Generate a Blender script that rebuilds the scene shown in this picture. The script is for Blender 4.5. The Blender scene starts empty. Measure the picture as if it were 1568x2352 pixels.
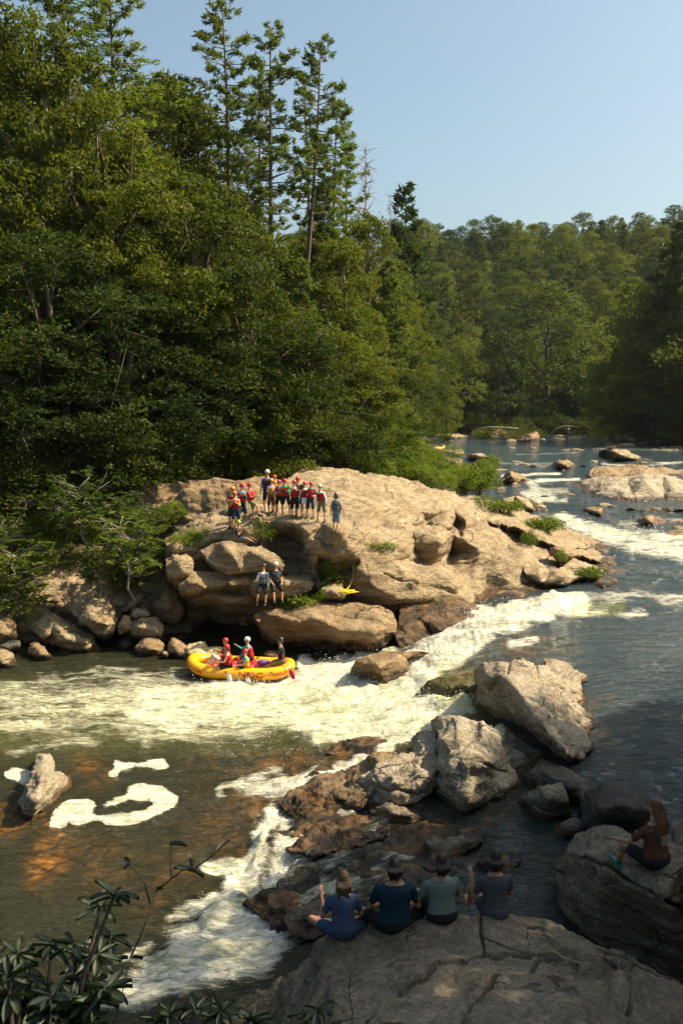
import bpy, math, random
import numpy as np
from mathutils import Vector, Matrix
from mathutils.geometry import delaunay_2d_cdt
R = math.radians
SC = bpy.context.scene
COL = SC.collection
# ------------------------------------------------------------------ camera model
CH = 10.3; FPX = 2287.0; PITCH = R(6.14); CX, CY = 784.0, 1176.0
cp, sp = math.cos(PITCH), math.sin(PITCH)
CAM = np.array([0, 0, CH])
def ray(x, y):
    x = np.asarray(x, float); y = np.asarray(y, float)
    a = (x-CX)/FPX; b = (CY-y)/FPX
    return np.stack([a, cp+b*sp, -sp+b*cp], -1)
def tz(x, y, z): return (z-CH)/ray(x, y)[..., 2]
def tY(x, y, Y): return Y/ray(x, y)[..., 1]
def at_z(x, y, z): return CAM + ray(x, y)*np.asarray(tz(x, y, z))[..., None]
def at_Y(x, y, Y): return CAM + ray(x, y)*np.asarray(tY(x, y, Y))[..., None]
def pt(p):
    """(x,y,z) meets the horizontal plane z; (x,y,_,Y) sits at distance Y"""
    return tY(p[0], p[1], p[3]) if len(p) == 4 else tz(p[0], p[1], p[2])
def toD(P):
    P = np.asarray(P, float)-CAM
    f = P[..., 1]*cp-P[..., 2]*sp; u = P[..., 1]*sp+P[..., 2]*cp
    f = np.maximum(f, .05)
    return CX+FPX*P[..., 0]/f, CY-FPX*u/f
# ------------------------------------------------------------------ numpy noise
_rs = np.random.RandomState(7)
_perm = np.tile(_rs.permutation(256), 3)
_g = _rs.normal(size=(256, 3)); _g /= np.linalg.norm(_g, axis=1)[:, None]
def pn(p):
    i = np.floor(p).astype(int); f = p-i; i &= 255
    u = f*f*f*(f*(f*6-15)+10); out = 0
    for a in (0, 1):
        for b in (0, 1):
            for c in (0, 1):
                h = _perm[_perm[_perm[i[:, 0]+a]+i[:, 1]+b]+i[:, 2]+c]
                d = (_g[h]*(f-np.array([a, b, c]))).sum(1)
                w = (u[:, 0] if a else 1-u[:, 0])*(u[:, 1] if b else 1-u[:, 1])*(u[:, 2] if c else 1-u[:, 2])
                out = out+w*d
    return out*1.6
def fbm(p, o=4, ridged=False, gain=.5):
    s = 0; a = 1.; q = np.array(p, float)
    for k in range(o):
        n = pn(q)
        s = s+a*((.5-np.abs(n)*1.4) if ridged else n); a *= gain; q = q*2.03+17.3
    return s
def n1(x, o=3): 
    x = np.asarray(x, float); return fbm(np.stack([x, x*0+3.1, x*0+7.7], -1), o)
# ------------------------------------------------------------------ mesh helpers
def mesh(name, V, F, mat=None, smooth=True, mats=None, fm=None):
    m = bpy.data.meshes.new(name)
    V = np.asarray(V, np.float32)
    if isinstance(F, np.ndarray):
        n, k = F.shape
        m.vertices.add(len(V)); m.vertices.foreach_set('co', V.ravel())
        m.loops.add(n*k); m.loops.foreach_set('vertex_index', F.astype(np.int32).ravel())
        m.polygons.add(n); m.polygons.foreach_set('loop_start', np.arange(0, n*k, k, dtype=np.int32))
        m.polygons.foreach_set('loop_total', np.full(n, k, np.int32))
    else:
        m.from_pydata([tuple(map(float, v)) for v in V], [], F)
    for mm in (mats or ([mat] if mat else [])): m.materials.append(mm)
    if fm is not None: m.polygons.foreach_set('material_index', np.asarray(fm, np.int32))
    m.polygons.foreach_set('use_smooth', np.full(len(m.polygons), smooth))
    m.update(calc_edges=True); m.validate()
    return m
def attr(m, name, a):
    at = m.attributes.new(name, 'FLOAT', 'POINT'); at.data.foreach_set('value', np.asarray(a, np.float32))
def link(name, data, parent=None, loc=None):
    o = bpy.data.objects.new(name, data); COL.objects.link(o)
    if parent is not None: o.parent = parent
    if loc is not None: o.location = loc
    return o
def tag(o, label=None, cat=None, group=None, kind=None):
    if label: o['label'] = label
    if cat: o['category'] = cat
    if group: o['group'] = group
    if kind: o['kind'] = kind
    return o
def empty(name, loc, label=None, cat=None, group=None, rz=0):
    o = link(name, None); o.location = tuple(map(float, loc)); o.rotation_euler = (0, 0, rz)
    o.empty_display_size = .2
    return tag(o, label, cat, group)
class MB:
    """collects primitives into one mesh"""
    def __init__(s): s.v = []; s.f = []; s.n = 0
    def add(s, V, F):
        V = np.asarray(V, float); s.v.append(V); s.f += [tuple(int(i)+s.n for i in f) for f in F]; s.n += len(V); return s
    def tube(s, P, r, k=8, caps=True, closed=False):
        P = [np.asarray(p, float) for p in P]; n = len(P)
        r = [r]*n if np.isscalar(r) else r
        V = []; N = None
        for i, p in enumerate(P):
            a = P[(i-1) % n] if (closed or i) else P[i]; b = P[(i+1) % n] if (closed or i < n-1) else P[i]
            t = b-a; t = t/(np.linalg.norm(t)+1e-9)
            if N is None:
                N = np.cross(t, [0, 0, 1]); 
                if np.linalg.norm(N) < .1: N = np.cross(t, [1, 0, 0])
            N = N-t*np.dot(N, t); N = N/(np.linalg.norm(N)+1e-9); B = np.cross(t, N)
            for j in range(k):
                an = 2*math.pi*j/k; V.append(p+r[i]*(N*math.cos(an)+B*math.sin(an)))
        F = []
        for i in range(n if closed else n-1):
            i2 = (i+1) % n
            for j in range(k): F.append((i*k+j, i*k+(j+1) % k, i2*k+(j+1) % k, i2*k+j))
        if caps and not closed: F.append(tuple(range(k))[::-1]); F.append(tuple(range((n-1)*k, n*k)))
        return s.add(V, F)
    def ell(s, c, r, rot=None, k=14, l=9, z0=-1., z1=1.):
        V = []; F = []
        a0, a1 = math.asin(z0), math.asin(z1)
        for i in range(l):
            ph = a0+(a1-a0)*i/(l-1)
            for j in range(k):
                th = 2*math.pi*j/k; V.append([math.cos(ph)*math.cos(th), math.cos(ph)*math.sin(th), math.sin(ph)])
        V = np.array(V)*np.array(r)
        if rot is not None: V = V@np.array(rot).T
        V = V+np.array(c)
        for i in range(l-1):
            for j in range(k): F.append((i*k+j, i*k+(j+1) % k, (i+1)*k+(j+1) % k, (i+1)*k+j))
        F.append(tuple(range(k))[::-1]); F.append(tuple(range((l-1)*k, l*k)))
        return s.add(V, F)
    def box(s, c, h, rot=None):
        V = np.array([[x, y, z] for x in (-1, 1) for y in (-1, 1) for z in (-1, 1)], float)*np.array(h)
        if rot is not None: V = V@np.array(rot).T
        return s.add(V+np.array(c), [(0, 1, 3, 2), (4, 6, 7, 5), (0, 4, 5, 1), (2, 3, 7, 6), (0, 2, 6, 4), (1, 5, 7, 3)])
    def build(s, name, mat, parent=None, smooth=True, loc=None):
        V = np.concatenate(s.v)
        if loc is not None: V = V-np.array(loc)
        return link(name, mesh(name, V, s.f, mat, smooth), parent, loc)
# ------------------------------------------------------------------ node helpers
def newmat(name):
    m = bpy.data.materials.new(name); m.use_nodes = True
    nt = m.node_tree; nt.nodes.clear()
    return m, nt
class NT:
    def __init__(s, nt): s.t = nt
    def n(s, typ, **k):
        nd = s.t.nodes.new(typ)
        ins = k.pop('ins', {})
        for a, b in k.items(): setattr(nd, a, b)
        for a, b in ins.items():
            if hasattr(b, 'is_output') or hasattr(b, 'links'): s.t.links.new(b, nd.inputs[a])
            else: nd.inputs[a].default_value = b
        return nd
    def noise(s, vec, scale, detail=4, rough=.55, dist=0):
        return s.n('ShaderNodeTexNoise', ins={'Vector': vec, 'Scale': scale, 'Detail': detail, 'Roughness': rough, 'Distortion': dist}).outputs['Fac']
    def math(s, op, a, b=0., c=0., clamp=False):
        nd = s.t.nodes.new('ShaderNodeMath'); nd.operation = op; nd.use_clamp = clamp
        for i, v in enumerate((a, b, c)):
            if hasattr(v, 'links'): s.t.links.new(v, nd.inputs[i])
            else: nd.inputs[i].default_value = v
        return nd.outputs[0]
    def mr(s, v, a, b, c=0., d=1., smooth=True):
        nd = s.n('ShaderNodeMapRange', ins={'Value': v, 'From Min': a, 'From Max': b, 'To Min': c, 'To Max': d})
        if smooth: nd.interpolation_type = 'SMOOTHSTEP'
        return nd.outputs[0]
    def mix(s, f, a, b, mode='MIX'):
        nd = s.t.nodes.new('ShaderNodeMix'); nd.data_type = 'RGBA'; nd.blend_type = mode
        for i, v in ((0, f), (6, a), (7, b)):
            if hasattr(v, 'links'): s.t.links.new(v, nd.inputs[i])
            else: nd.inputs[i].default_value = (v if i == 0 else tuple(v)+(1,) if len(v) == 3 else v)
        return nd.outputs[2]
    def ramp(s, f, stops):
        nd = s.n('ShaderNodeValToRGB', ins={'Fac': f}); e = nd.color_ramp.elements
        while len(e) < len(stops): e.new(.5)
        for el, (p, c) in zip(e, stops): el.position = p; el.color = tuple(c)+(1,)
        return nd.outputs[0]
    def mapp(s, vec, rot=(0, 0, 0), scale=(1, 1, 1), loc=(0, 0, 0)):
        return s.n('ShaderNodeMapping', ins={'Vector': vec, 'Rotation': rot, 'Scale': scale, 'Location': loc}).outputs[0]
    def bump(s, h, strength, dist, normal=None):
        k = {'Height': h, 'Strength': strength, 'Distance': dist}
        if normal is not None: k['Normal'] = normal
        return s.n('ShaderNodeBump', ins=k).outputs[0]
    def out(s, sh): 
        o = s.t.nodes.new('ShaderNodeOutputMaterial'); s.t.links.new(sh, o.inputs[0]); return o
_simple = {}
def simple(name, col, rough=.7, noise=.12, spec=.3, scale=8., bump=0.):
    if name in _simple: return _simple[name]
    m, nt = newmat(name); N = NT(nt)
    tc = N.n('ShaderNodeTexCoord').outputs['Object']
    f = N.noise(tc, scale, 5)
    c = N.mix(f, tuple(v*(1-noise) for v in col), tuple(min(1, v*(1+noise)) for v in col))
    b = N.n('ShaderNodeBsdfPrincipled', ins={'Base Color': c, 'Roughness': rough, 'Specular IOR Level': spec})
    if bump: nt.links.new(N.bump(f, bump, .02), b.inputs['Normal'])
    N.out(b.outputs[0]); _simple[name] = m; return m
# ------------------------------------------------------------------ light, sky, camera
SUN_AZ = R(82)    # clockwise from +Y (view direction) towards +X
SUN_EL = R(47)
w = bpy.data.worlds.new('World'); SC.world = w; w.use_nodes = True
wn = NT(w.node_tree); w.node_tree.nodes.clear()
sky = wn.n('ShaderNodeTexSky', sky_type='NISHITA', sun_disc=False, sun_elevation=SUN_EL, sun_rotation=SUN_AZ, altitude=500, air_density=1.0, dust_density=6.0, ozone_density=1.2)
bg = wn.n('ShaderNodeBackground', ins={'Color': wn.mix(1., sky.outputs[0], (1.0, 1.07, .96), 'MULTIPLY'), 'Strength': .096})
wo = w.node_tree.nodes.new('ShaderNodeOutputWorld'); w.node_tree.links.new(bg.outputs[0], wo.inputs[0])
sl = bpy.data.lights.new('sun', 'SUN'); sl.energy = 5.0; sl.angle = R(.55); sl.color = (1, .84, .58)
so = link('sun', sl)
sdir = Vector((math.sin(SUN_AZ)*math.cos(SUN_EL), math.cos(SUN_AZ)*math.cos(SUN_EL), math.sin(SUN_EL)))
so.rotation_euler = sdir.to_track_quat('Z', 'Y').to_euler(); so.location = (30, 20, 60)
cam = bpy.data.cameras.new('camera'); co = link('camera', cam); SC.camera = co
co.location = (0, 0, CH); co.rotation_euler = (math.pi/2-PITCH, 0, 0)
cam.sensor_fit = 'VERTICAL'; cam.sensor_height = 36; cam.lens = 36*FPX/2352; cam.clip_end = 3000; cam.clip_start = .1
SC.view_settings.view_transform = 'Standard'; SC.view_settings.look = 'None'
SC.view_settings.exposure = 1.0; SC.view_settings.gamma = 1
SC.cycles.use_denoising = True
try: SC.cycles.denoiser = 'OPENIMAGEDENOISE'
except Exception: pass
SC.cycles.max_bounces = 6; SC.cycles.diffuse_bounces = 3; SC.cycles.glossy_bounces = 3; SC.cycles.transmission_bounces = 4; SC.cycles.volume_bounces = 0
SC.cycles.sample_clamp_indirect = 6
# ------------------------------------------------------------------ water level over the picture field
WC = [(0,1530,0),(200,1505,0),(420,1500,0),(600,1490,0),(0,1700,0),(300,1700,0),(600,1700,0),(-300,1700,0),(-300,2300,0),(0,2000,0),(300,2000,-.03),(0,2352,-.05),(300,2300,-.05),
 (600,1850,.06),(480,1990,0),(800,1600,.12),(850,1680,.2),(760,1515,.05),(-300,1500,0),(0,1300,0.),(400,1300,0.),
 (900,1520,.35),(1000,1590,.5),(1010,1495,.8),(1100,1430,1.2),(1210,1400,1.5),(1320,1372,1.75),(930,1640,.35),(1060,1540,.95),
 (1568,1360,1.8),(1400,1500,1.72),(1250,1470,1.62),(1130,1510,1.35),(1568,1600,1.7),(1400,1650,1.66),(1568,1750,1.62),(1900,1700,1.7),(1900,1400,1.8),
 (1568,1285,1.9),(1400,1235,2.1),(1568,1200,2.4),(1280,1180,2.35),(1200,1120,2.5),(1400,1140,2.5),(1150,1085,2.6),(1568,1050,2.7),(1100,1040,2.7),(1300,1010,2.7),(1000,1000,2.7),(1568,1000,2.7),(1900,1000,2.7),(700,1000,2.7),
 (1400,1830,1.35),(1250,1950,1.2),(1130,2000,1.12),(1100,1900,1.12),(950,1950,.9),(860,1890,.75),(750,1850,.55),(660,1900,.25),(600,1960,.08),(760,2000,.55),(700,2090,.3),(550,2150,.05),(450,2250,0),
 (900,2060,1.0),(620,2280,.1),(1300,2150,1.2),(1450,2280,1.2),(760,1790,.42),(900,1740,.6),(820,1850,.6),(1900,2000,1.3),(1500,2500,1.3),(800,2400,.4),(350,2600,0),(1000,1800,1.0),(1000,2300,1.1),(640,1760,.08)]
WC = np.array(WC, float)
_s = np.array([1/500., 1/350.])
_X = WC[:, :2]*_s
_D = np.linalg.norm(_X[:, None]-_X[None], axis=2)
_n = len(WC); _A = np.zeros((_n+3, _n+3)); _A[:_n, :_n] = _D-np.eye(_n)*.004; _A[:_n, _n] = 1; _A[:_n, _n+1:] = _X; _A[_n, :_n] = 1; _A[_n+1:, :_n] = _X.T
_w = np.linalg.solve(_A, np.r_[WC[:, 2], 0, 0, 0])
def wlev(x, y):
    x = np.asarray(x, float); sh = x.shape; P = np.stack([x.ravel(), np.asarray(y, float).ravel()], -1)*_s
    out = np.empty(len(P))
    for i in range(0, len(P), 40000):
        q = P[i:i+40000]; d = np.linalg.norm(q[:, None]-_X[None], axis=2)
        out[i:i+40000] = d@_w[:_n]+_w[_n]+q@_w[_n+1:]
    return np.clip(out, -.08, 2.72).reshape(sh)
def capsules(x, y, L):
    """soft union of strokes (x0,y0,x1,y1,r0,r1,strength) -> 0..1"""
    o = np.zeros(np.shape(x))
    for x0, y0, x1, y1, r0, r1, s in L:
        dx, dy = x1-x0, y1-y0; t = np.clip(((x-x0)*dx+(y-y0)*dy)/(dx*dx+dy*dy+1e-6), 0, 1)
        d = np.hypot(x-x0-t*dx, (y-y0-t*dy)); r = r0+(r1-r0)*t
        o = np.maximum(o, s*np.clip(1.6-d/r, 0, 1)**1.0)
    return o
def blur(a, k):
    for _ in range(k):
        a = np.pad(a, 1, mode='edge'); a = (a[:-2, 1:-1]+a[2:, 1:-1]+a[1:-1, :-2]+a[1:-1, 2:]+2*a[1:-1, 1:-1])/6
    return a
FOAM = [(880,1890,660,1900,22,34,.42),(1020,1930,700,1990,26,40,.40),(960,2040,640,2080,30,46,.42),(700,1880,640,1990,20,26,.72),(650,1985,600,2060,22,30,.78),(820,1870,700,1860,10,16,.6),(760,1930,690,1960,9,12,.75),(900,2010,800,2030,9,10,.7),(1568,1062,1490,1066,3,4,1.1),(1480,1075,1380,1064,3,3,1),(1290,1088,1150,1092,3,4,1.1),(1330,1100,1230,1104,4,4,1.1),(1240,1160,1200,1130,6,6,1),(1568,1035,1400,1030,2,2,.9),(1330,1040,1180,1043,2,2,.9),(1300,1150,1240,1150,5,4,1),(1568,1196,1420,1200,6,5,.9),(1340,1205,1290,1180,10,8,1),(1500,1228,1568,1232,8,8,1),(1568,1330,1450,1350,4,4,.5),(1568,1420,1440,1440,3,3,.45),(760,1830,660,1880,8,12,.6),(900,1900,760,1935,7,9,.6),(1000,1915,900,1935,6,8,.5),(880,2000,720,2040,8,12,.62),(980,2030,900,2050,8,8,.5),(850,1955,700,1985,6,10,.55),(740,2090,620,2130,14,16,.6),(800,1790,720,1830,5,8,.5),(1090,1395,1060,1440,14,18,.9),(1040,1480,1000,1500,20,26,.9),(700,1900,860,1930,10,14,.55),(720,1960,900,1930,10,12,.5),(860,1985,1000,1960,10,10,.55),(640,2000,760,1950,16,10,.6),(690,2060,820,2040,14,14,.6),(600,2120,680,2060,24,20,.7),(1000,2000,1100,1990,6,6,.4),(880,1890,960,1880,6,6,.5),(640,1770,560,1790,14,10,.6),(1325,1385,1180,1418,20,26,1),(1180,1415,1090,1452,30,32,1),(1090,1452,960,1540,30,55,1),(960,1540,820,1590,50,40,1),(1120,1400,1080,1450,16,20,.9),
 (900,1500,780,1520,14,16,.95),(780,1525,690,1530,16,16,.9),(960,1600,700,1625,62,62,1),(1010,1640,930,1660,34,30,1),(1060,1630,1000,1650,26,20,.8),(700,1620,330,1630,55,58,.72),(330,1630,-300,1650,58,70,.52),(760,1690,880,1650,18,40,.95),(560,1600,780,1560,30,24,.95),
 (600,1690,300,1690,18,20,.55),(720,1700,860,1680,14,20,.8),(-100,1590,420,1560,20,26,.5),(0,1730,200,1700,10,14,.5),(80,1545,400,1530,4,5,.55),(0,1570,300,1545,5,6,.5),(0,1600,400,1590,10,14,.62),(0,1655,380,1668,9,12,.62),(200,1625,620,1612,12,20,.66),(420,1655,700,1670,10,14,.6),(0,1625,150,1628,8,10,.6),
 (1345,1375,1568,1368,10,12,.62),(1340,1400,1480,1410,10,10,.6),(1480,1410,1568,1395,8,8,.4),(1160,1478,1230,1462,8,10,.75),
 (1568,1268,1400,1232,26,24,.92),(1400,1232,1280,1190,24,16,.9),(1280,1190,1240,1180,12,10,.6),(1900,1290,1568,1268,26,26,.9),(1568,1250,1440,1215,20,14,.7),
 (1270,1145,1200,1132,10,10,.9),(1230,1120,1210,1105,12,8,.9),(1360,1150,1290,1138,6,6,.6),(1300,1128,1220,1128,8,9,.8),
 (1320,1068,1120,1062,5,5,.7),(1240,1075,1150,1080,3,3,.6),(1380,1056,1500,1056,4,4,.6),(1568,1046,1450,1050,3,3,.5),(1568,1075,1520,1078,3,3,.6),(1370,1140,1300,1120,3,3,.4),(1170,1050,1040,1030,2,2,.4),
 (1350,1185,1568,1180,6,6,.4),
 (900,1722,770,1770,12,13,.9),(770,1770,640,1812,18,22,.95),(640,1812,500,1812,18,10,.7),(880,1700,940,1690,12,20,.9),(980,1680,870,1720,22,14,.85),
 (625,1870,600,1930,22,26,1),(600,1930,598,1975,26,10,1),(690,1880,840,1860,8,6,.65),(660,1890,760,1870,14,8,.8),
 (590,1965,560,2000,18,24,.95),(560,1990,470,1985,18,12,.8),(570,2010,500,2080,22,26,1),(500,2080,470,2125,30,24,.95),(470,2080,380,2105,20,16,.6),
 (600,2050,720,2020,22,8,.75),(720,2030,800,2010,12,10,.6),(620,2120,430,2180,70,60,.80),(680,2080,600,2170,34,54,.8),(580,2200,300,2265,50,46,.76),(300,2265,180,2330,44,24,.66),(330,2180,280,2200,20,12,.6),
 (840,1990,900,1985,8,8,.5),(560,2040,660,1940,8,8,.5),(230,2160,120,2180,6,4,.7),(280,2150,190,2165,4,4,.5),
 (985,1940,1005,1905,10,10,.8),(1010,1900,1030,1890,8,6,.8),(880,1975,760,1990,10,12,.55),(1540,1800,1568,1760,6,6,.4),(1505,1790,1512,1830,5,4,.7),
 (300,1490,380,1500,4,4,.5),(0,1760,60,1755,5,5,.4),(860,1580,880,1590,6,6,.6),(560,1570,420,1585,14,8,.8)]
SCUMP = [([(222,668),(240,600),(300,538),(380,532),(430,540),(445,560),(425,590),(470,560),(500,548),(540,530),(465,520),(560,522),(600,500),(565,480),(640,462),(760,478),(770,500),(820,515),(818,555),(790,575),(640,642),(580,657),(480,652),(462,630),(370,655),(300,640),(300,668)],
 [(425,602),(485,608),(540,598),(600,594),(660,579),(720,553),(700,541),(620,538),(572,548),(530,562),(500,568),(460,572),(425,584)]),
 ([(495,412),(530,385),(518,355),(560,362),(640,370),(700,355),(750,350),(787,385),(750,400),(700,396),(680,385),(620,386),(560,400),(530,432),(500,440)],None),
 ([(15,408),(50,395),(90,385),(147,400),(147,440),(120,467),(90,465),(70,442),(30,447)],None)]
def scum_field(X, Y):
    o = np.zeros(X.shape)
    def inside(P):
        i_ = np.zeros(X.shape, bool); P = [(a*.5, b*.5+1568) for a, b in P]
        for k in range(len(P)):
            a, b = P[k], P[(k+1) % len(P)]
            if a[1] != b[1]: i_ ^= ((a[1] > Y) != (b[1] > Y)) & (X < (b[0]-a[0])*(Y-a[1])/(b[1]-a[1])+a[0])
        return i_
    for P, H in SCUMP:
        m = inside(P)
        if H: m &= ~inside(H)
        o[m] = 1
    return blur(o, 7)
AMBER = [(130,1900,110,2000,40,45,.95),(100,1990,110,2040,36,25,.7),(0,1890,20,1890,34,34,.9),(190,1755,230,1780,30,30,.7),(640,1850,560,1840,60,30,.6),(700,1830,800,1800,40,50,1),(830,1705,790,1725,26,26,.9),(500,1900,560,1960,40,30,.35),(700,1740,600,1770,22,20,.6),
 (430,1495,380,1500,6,4,.6),(1040,1440,1080,1440,18,18,.9),(1160,1480,1250,1462,16,10,.7),(1400,1750,1350,1640,30,30,.25),(1120,1870,1130,1890,20,20,.5),(930,1950,980,1990,40,30,.3),(980,1570,1050,1590,30,30,.9),(350,2050,500,1960,60,60,.25),(150,1960,260,1990,60,60,.3),(1180,1640,1400,1600,10,10,.3),
 (1300,1480,1180,1500,20,20,.35),(760,2300,620,2330,30,30,.6)]
GREEN = [(1030,1575,1080,1590,40,40,.9),(1060,1560,1100,1600,30,30,.8),(1330,1400,1420,1395,14,16,.8),(900,1640,0,1650,60,70,.5)]
def water_mat():
    m, nt = newmat('river_water'); N = NT(nt)
    geo = N.n('ShaderNodeNewGeometry').outputs['Position']
    A = {k: N.n('ShaderNodeAttribute', attribute_name=k).outputs['Fac'] for k in ('foam', 'scum', 'amber', 'green', 'dist', 'upper')}
    fl = N.mapp(geo, rot=(0, 0, R(-14)), scale=(.38, 1.25, .6))
    n_a = N.noise(fl, 1.4, 7, .66, .8); n_b = N.noise(fl, 5.5, 7, .72, .6); n_c = N.noise(geo, 14, 5, .7)
    t = N.math('ADD', N.math('MULTIPLY', n_a, .55), N.math('ADD', N.math('MULTIPLY', n_b, .55), N.math('MULTIPLY', n_c, .16)))
    t = N.mr(t, .44, .84, 0, 1, False)
    fm = N.mr(N.math('SUBTRACT', N.math('MULTIPLY', A['foam'], 1.38), t), -.02, .62)
    fm = N.math('MULTIPLY', fm, N.mr(A['foam'], .04, .16))
    sc = N.math('ADD', A['scum'], N.math('MULTIPLY', N.math('SUBTRACT', N.noise(fl, 3.4, 8, .75, 1.0), .5), 1.7))
    lace = N.mr(N.noise(geo, 9, 5, .7), .36, .44)
    sc = N.math('MULTIPLY', N.mr(sc, .46, .54), N.mr(A['scum'], .02, .12)); sc = N.math('MULTIPLY', sc, N.math('MAXIMUM', lace, N.mr(A['scum'], .6, .95)))
    fall = N.math('MAXIMUM', fm, sc)
    # body
    an = N.noise(geo, 2.2, 6, .7, 1.0)
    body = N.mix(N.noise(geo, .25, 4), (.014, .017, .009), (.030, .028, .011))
    body = N.mix(N.math('MULTIPLY', A['upper'], .85), body, (.030, .050, .060))  # sky reflection painted as blue-grey into the upper river's body colour
    amb = N.ramp(an, [(.25, (.02, .014, .006)), (.45, (.12, .055, .012)), (.6, (.30, .13, .02)), (.8, (.36, .22, .07))])
    wv = N.mix(.35, geo, N.n('ShaderNodeTexNoise', ins={'Vector': geo, 'Scale': 1.8, 'Detail': 4}).outputs['Color'], 'ADD')
    vo = N.n('ShaderNodeTexVoronoi', ins={'Vector': wv, 'Scale': 1.5}); ve = N.n('ShaderNodeTexVoronoi', feature='DISTANCE_TO_EDGE', ins={'Vector': wv, 'Scale': 1.5}).outputs[0]
    amb = N.mix(N.mr(ve, .0, .14, .75, 0.), N.mix(.45, amb, N.mix(N.n('ShaderNodeSeparateColor', ins={0: vo.outputs['Color']}).outputs[0], amb, (.05, .035, .015))), (.012, .009, .005))
    af = N.math('MULTIPLY', A['amber'], N.mr(N.noise(geo, .9, 5, .6, .6), .3, .62), clamp=True)
    body = N.mix(af, body, amb)
    gn = N.mix(N.noise(fl, 2.5, 5, .6), (.035, .045, .008), (.20, .21, .07))
    body = N.mix(A['green'], body, gn)
    st_ = N.noise(N.mapp(geo, rot=(0, 0, R(-14)), scale=(.5, 2.6, 1)), 4.5, 8, .75, .9)
    fcol = N.mix(N.mr(N.math('ADD', N.math('MULTIPLY', st_, .65), N.math('MULTIPLY', n_a, .35)), .36, .58), (.32, .33, .17), (.80, .77, .68))
    tint = N.mix(A['green'], (1, 1, 1), (.93, .95, .70))
    fcol = N.mix(1., fcol, tint, 'MULTIPLY')
    col = N.mix(fall, body, fcol)
    # ripples
    rp = N.mapp(geo, rot=(0, 0, R(-12)), scale=(.8, 1.9, 1))
    h = N.math('ADD', N.math('MULTIPLY', N.noise(rp, 1.1, 3, .5, .3), 1.0), N.math('MULTIPLY', N.noise(rp, 5.5, 5, .62, .8), .30))
    h = N.math('ADD', h, N.math('MULTIPLY', fall, N.math('ADD', N.math('MULTIPLY', n_b, .35), N.math('MULTIPLY', n_c, .12))))
    fs = N.mr(A['dist'], 25, 260, 1., .55, False)
    b1 = N.bump(h, 1.0, .36); b1n = b1.node; nt.links.new(fs, b1n.inputs['Strength'])
    rough = N.math('ADD', .07, N.math('MULTIPLY', fall, .6))
    bs = N.n('ShaderNodeBsdfPrincipled', ins={'Base Color': col, 'Roughness': rough, 'IOR': 1.33, 'Specular IOR Level': .55, 'Normal': b1})
    N.out(bs.outputs[0]); return m
def build_water():
    xs = np.arange(-420, 2000, 3.2)
    ys = np.concatenate([np.arange(972, 1120, 1.3), np.arange(1120, 2760, 3.0)])
    X, Y = np.meshgrid(xs, ys)
    Z = wlev(X, Y)
    # far end: keep finite distance
    P = at_z(X, Y, Z)
    wp = np.stack([X.ravel()*.018, Y.ravel()*.03, X.ravel()*0+4.4], -1); wx_ = (fbm(wp, 4)*20).reshape(X.shape); wy_ = (fbm(wp+9.3, 4)*13).reshape(X.shape); kf = np.clip((Y-1150)/250, .12, 1)
    fo = blur(capsules(X+wx_*kf, Y+wy_*kf, FOAM)*np.interp(Y, [1000, 1290, 1340], [.62, .74, 1]), 6); sc = scum_field(X, Y); am = blur(capsules(X, Y, AMBER), 6); gr = blur(capsules(X, Y, GREEN), 6)
    F = P.reshape(-1, 3); dist = F[:, 1]
    sh = X.shape
    near = np.clip(60/dist, 0, 1)
    q = np.stack([F[:, 0]*.5-F[:, 1]*.12, F[:, 1]*1.1+F[:, 0]*.12, F[:, 0]*0], -1)
    w1 = fbm(q*.8, 3); w2 = fbm(q*2.4+5, 3, True)
    f = fo.ravel()
    tur = capsules(X, Y, [(700,1950,1080,1960,90,110,1),(760,2060,1000,2040,60,60,1),(620,2100,700,1900,60,50,.8),(800,1720,1000,1640,50,40,.6)]).ravel()
    w3 = fbm(q*4.6+3, 3); w4 = fbm(np.stack([F[:, 0]*.9, F[:, 1]*1.6, F[:, 0]*0], -1)+31, 4, True)
    hump = capsules(X, Y, [(1290,1385,1180,1412,14,24,1),(1180,1412,1080,1450,24,26,1),(1080,1450,960,1535,22,34,.9),(960,1535,860,1590,30,30,.6),(880,1600,620,1600,20,16,.35),(620,1930,590,1990,18,16,.5),(540,2060,480,2110,20,18,.5)]).ravel()
    w5 = fbm(np.stack([F[:, 0]*1.1+F[:, 1]*.5, F[:, 1]*1.4, F[:, 0]*0], -1)+51, 4, True)
    dz = hump*(.20+.12*np.clip(w5+.3, 0, 1.2))*near + w1*near*(.035+.20*f) + w2*f*.06*near + w3*near*(.012+.045*f) + w4*tur*.13*near
    # rapids waves upstream stay a bit taller
    dz += np.where(dist > 50, f*.18*fbm(q*1.3+9, 2), 0)
    F[:, 2] += dz-.02*f
    H, W = sh; i = np.arange(H*W).reshape(H, W)
    Q = np.stack([i[:-1, :-1], i[1:, :-1], i[1:, 1:], i[:-1, 1:]], -1).reshape(-1, 4)
    m = mesh('river_water', F, Q, water_mat())
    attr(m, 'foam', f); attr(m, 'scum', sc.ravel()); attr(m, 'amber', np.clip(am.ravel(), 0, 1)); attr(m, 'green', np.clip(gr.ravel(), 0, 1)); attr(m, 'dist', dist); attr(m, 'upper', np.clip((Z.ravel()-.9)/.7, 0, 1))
    o = link('river_water', m); tag(o, kind='structure')
    return o
build_water()
def rand_in(rs, n, lo, hi): return lo+(hi-lo)*rs.rand(n)
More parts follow.
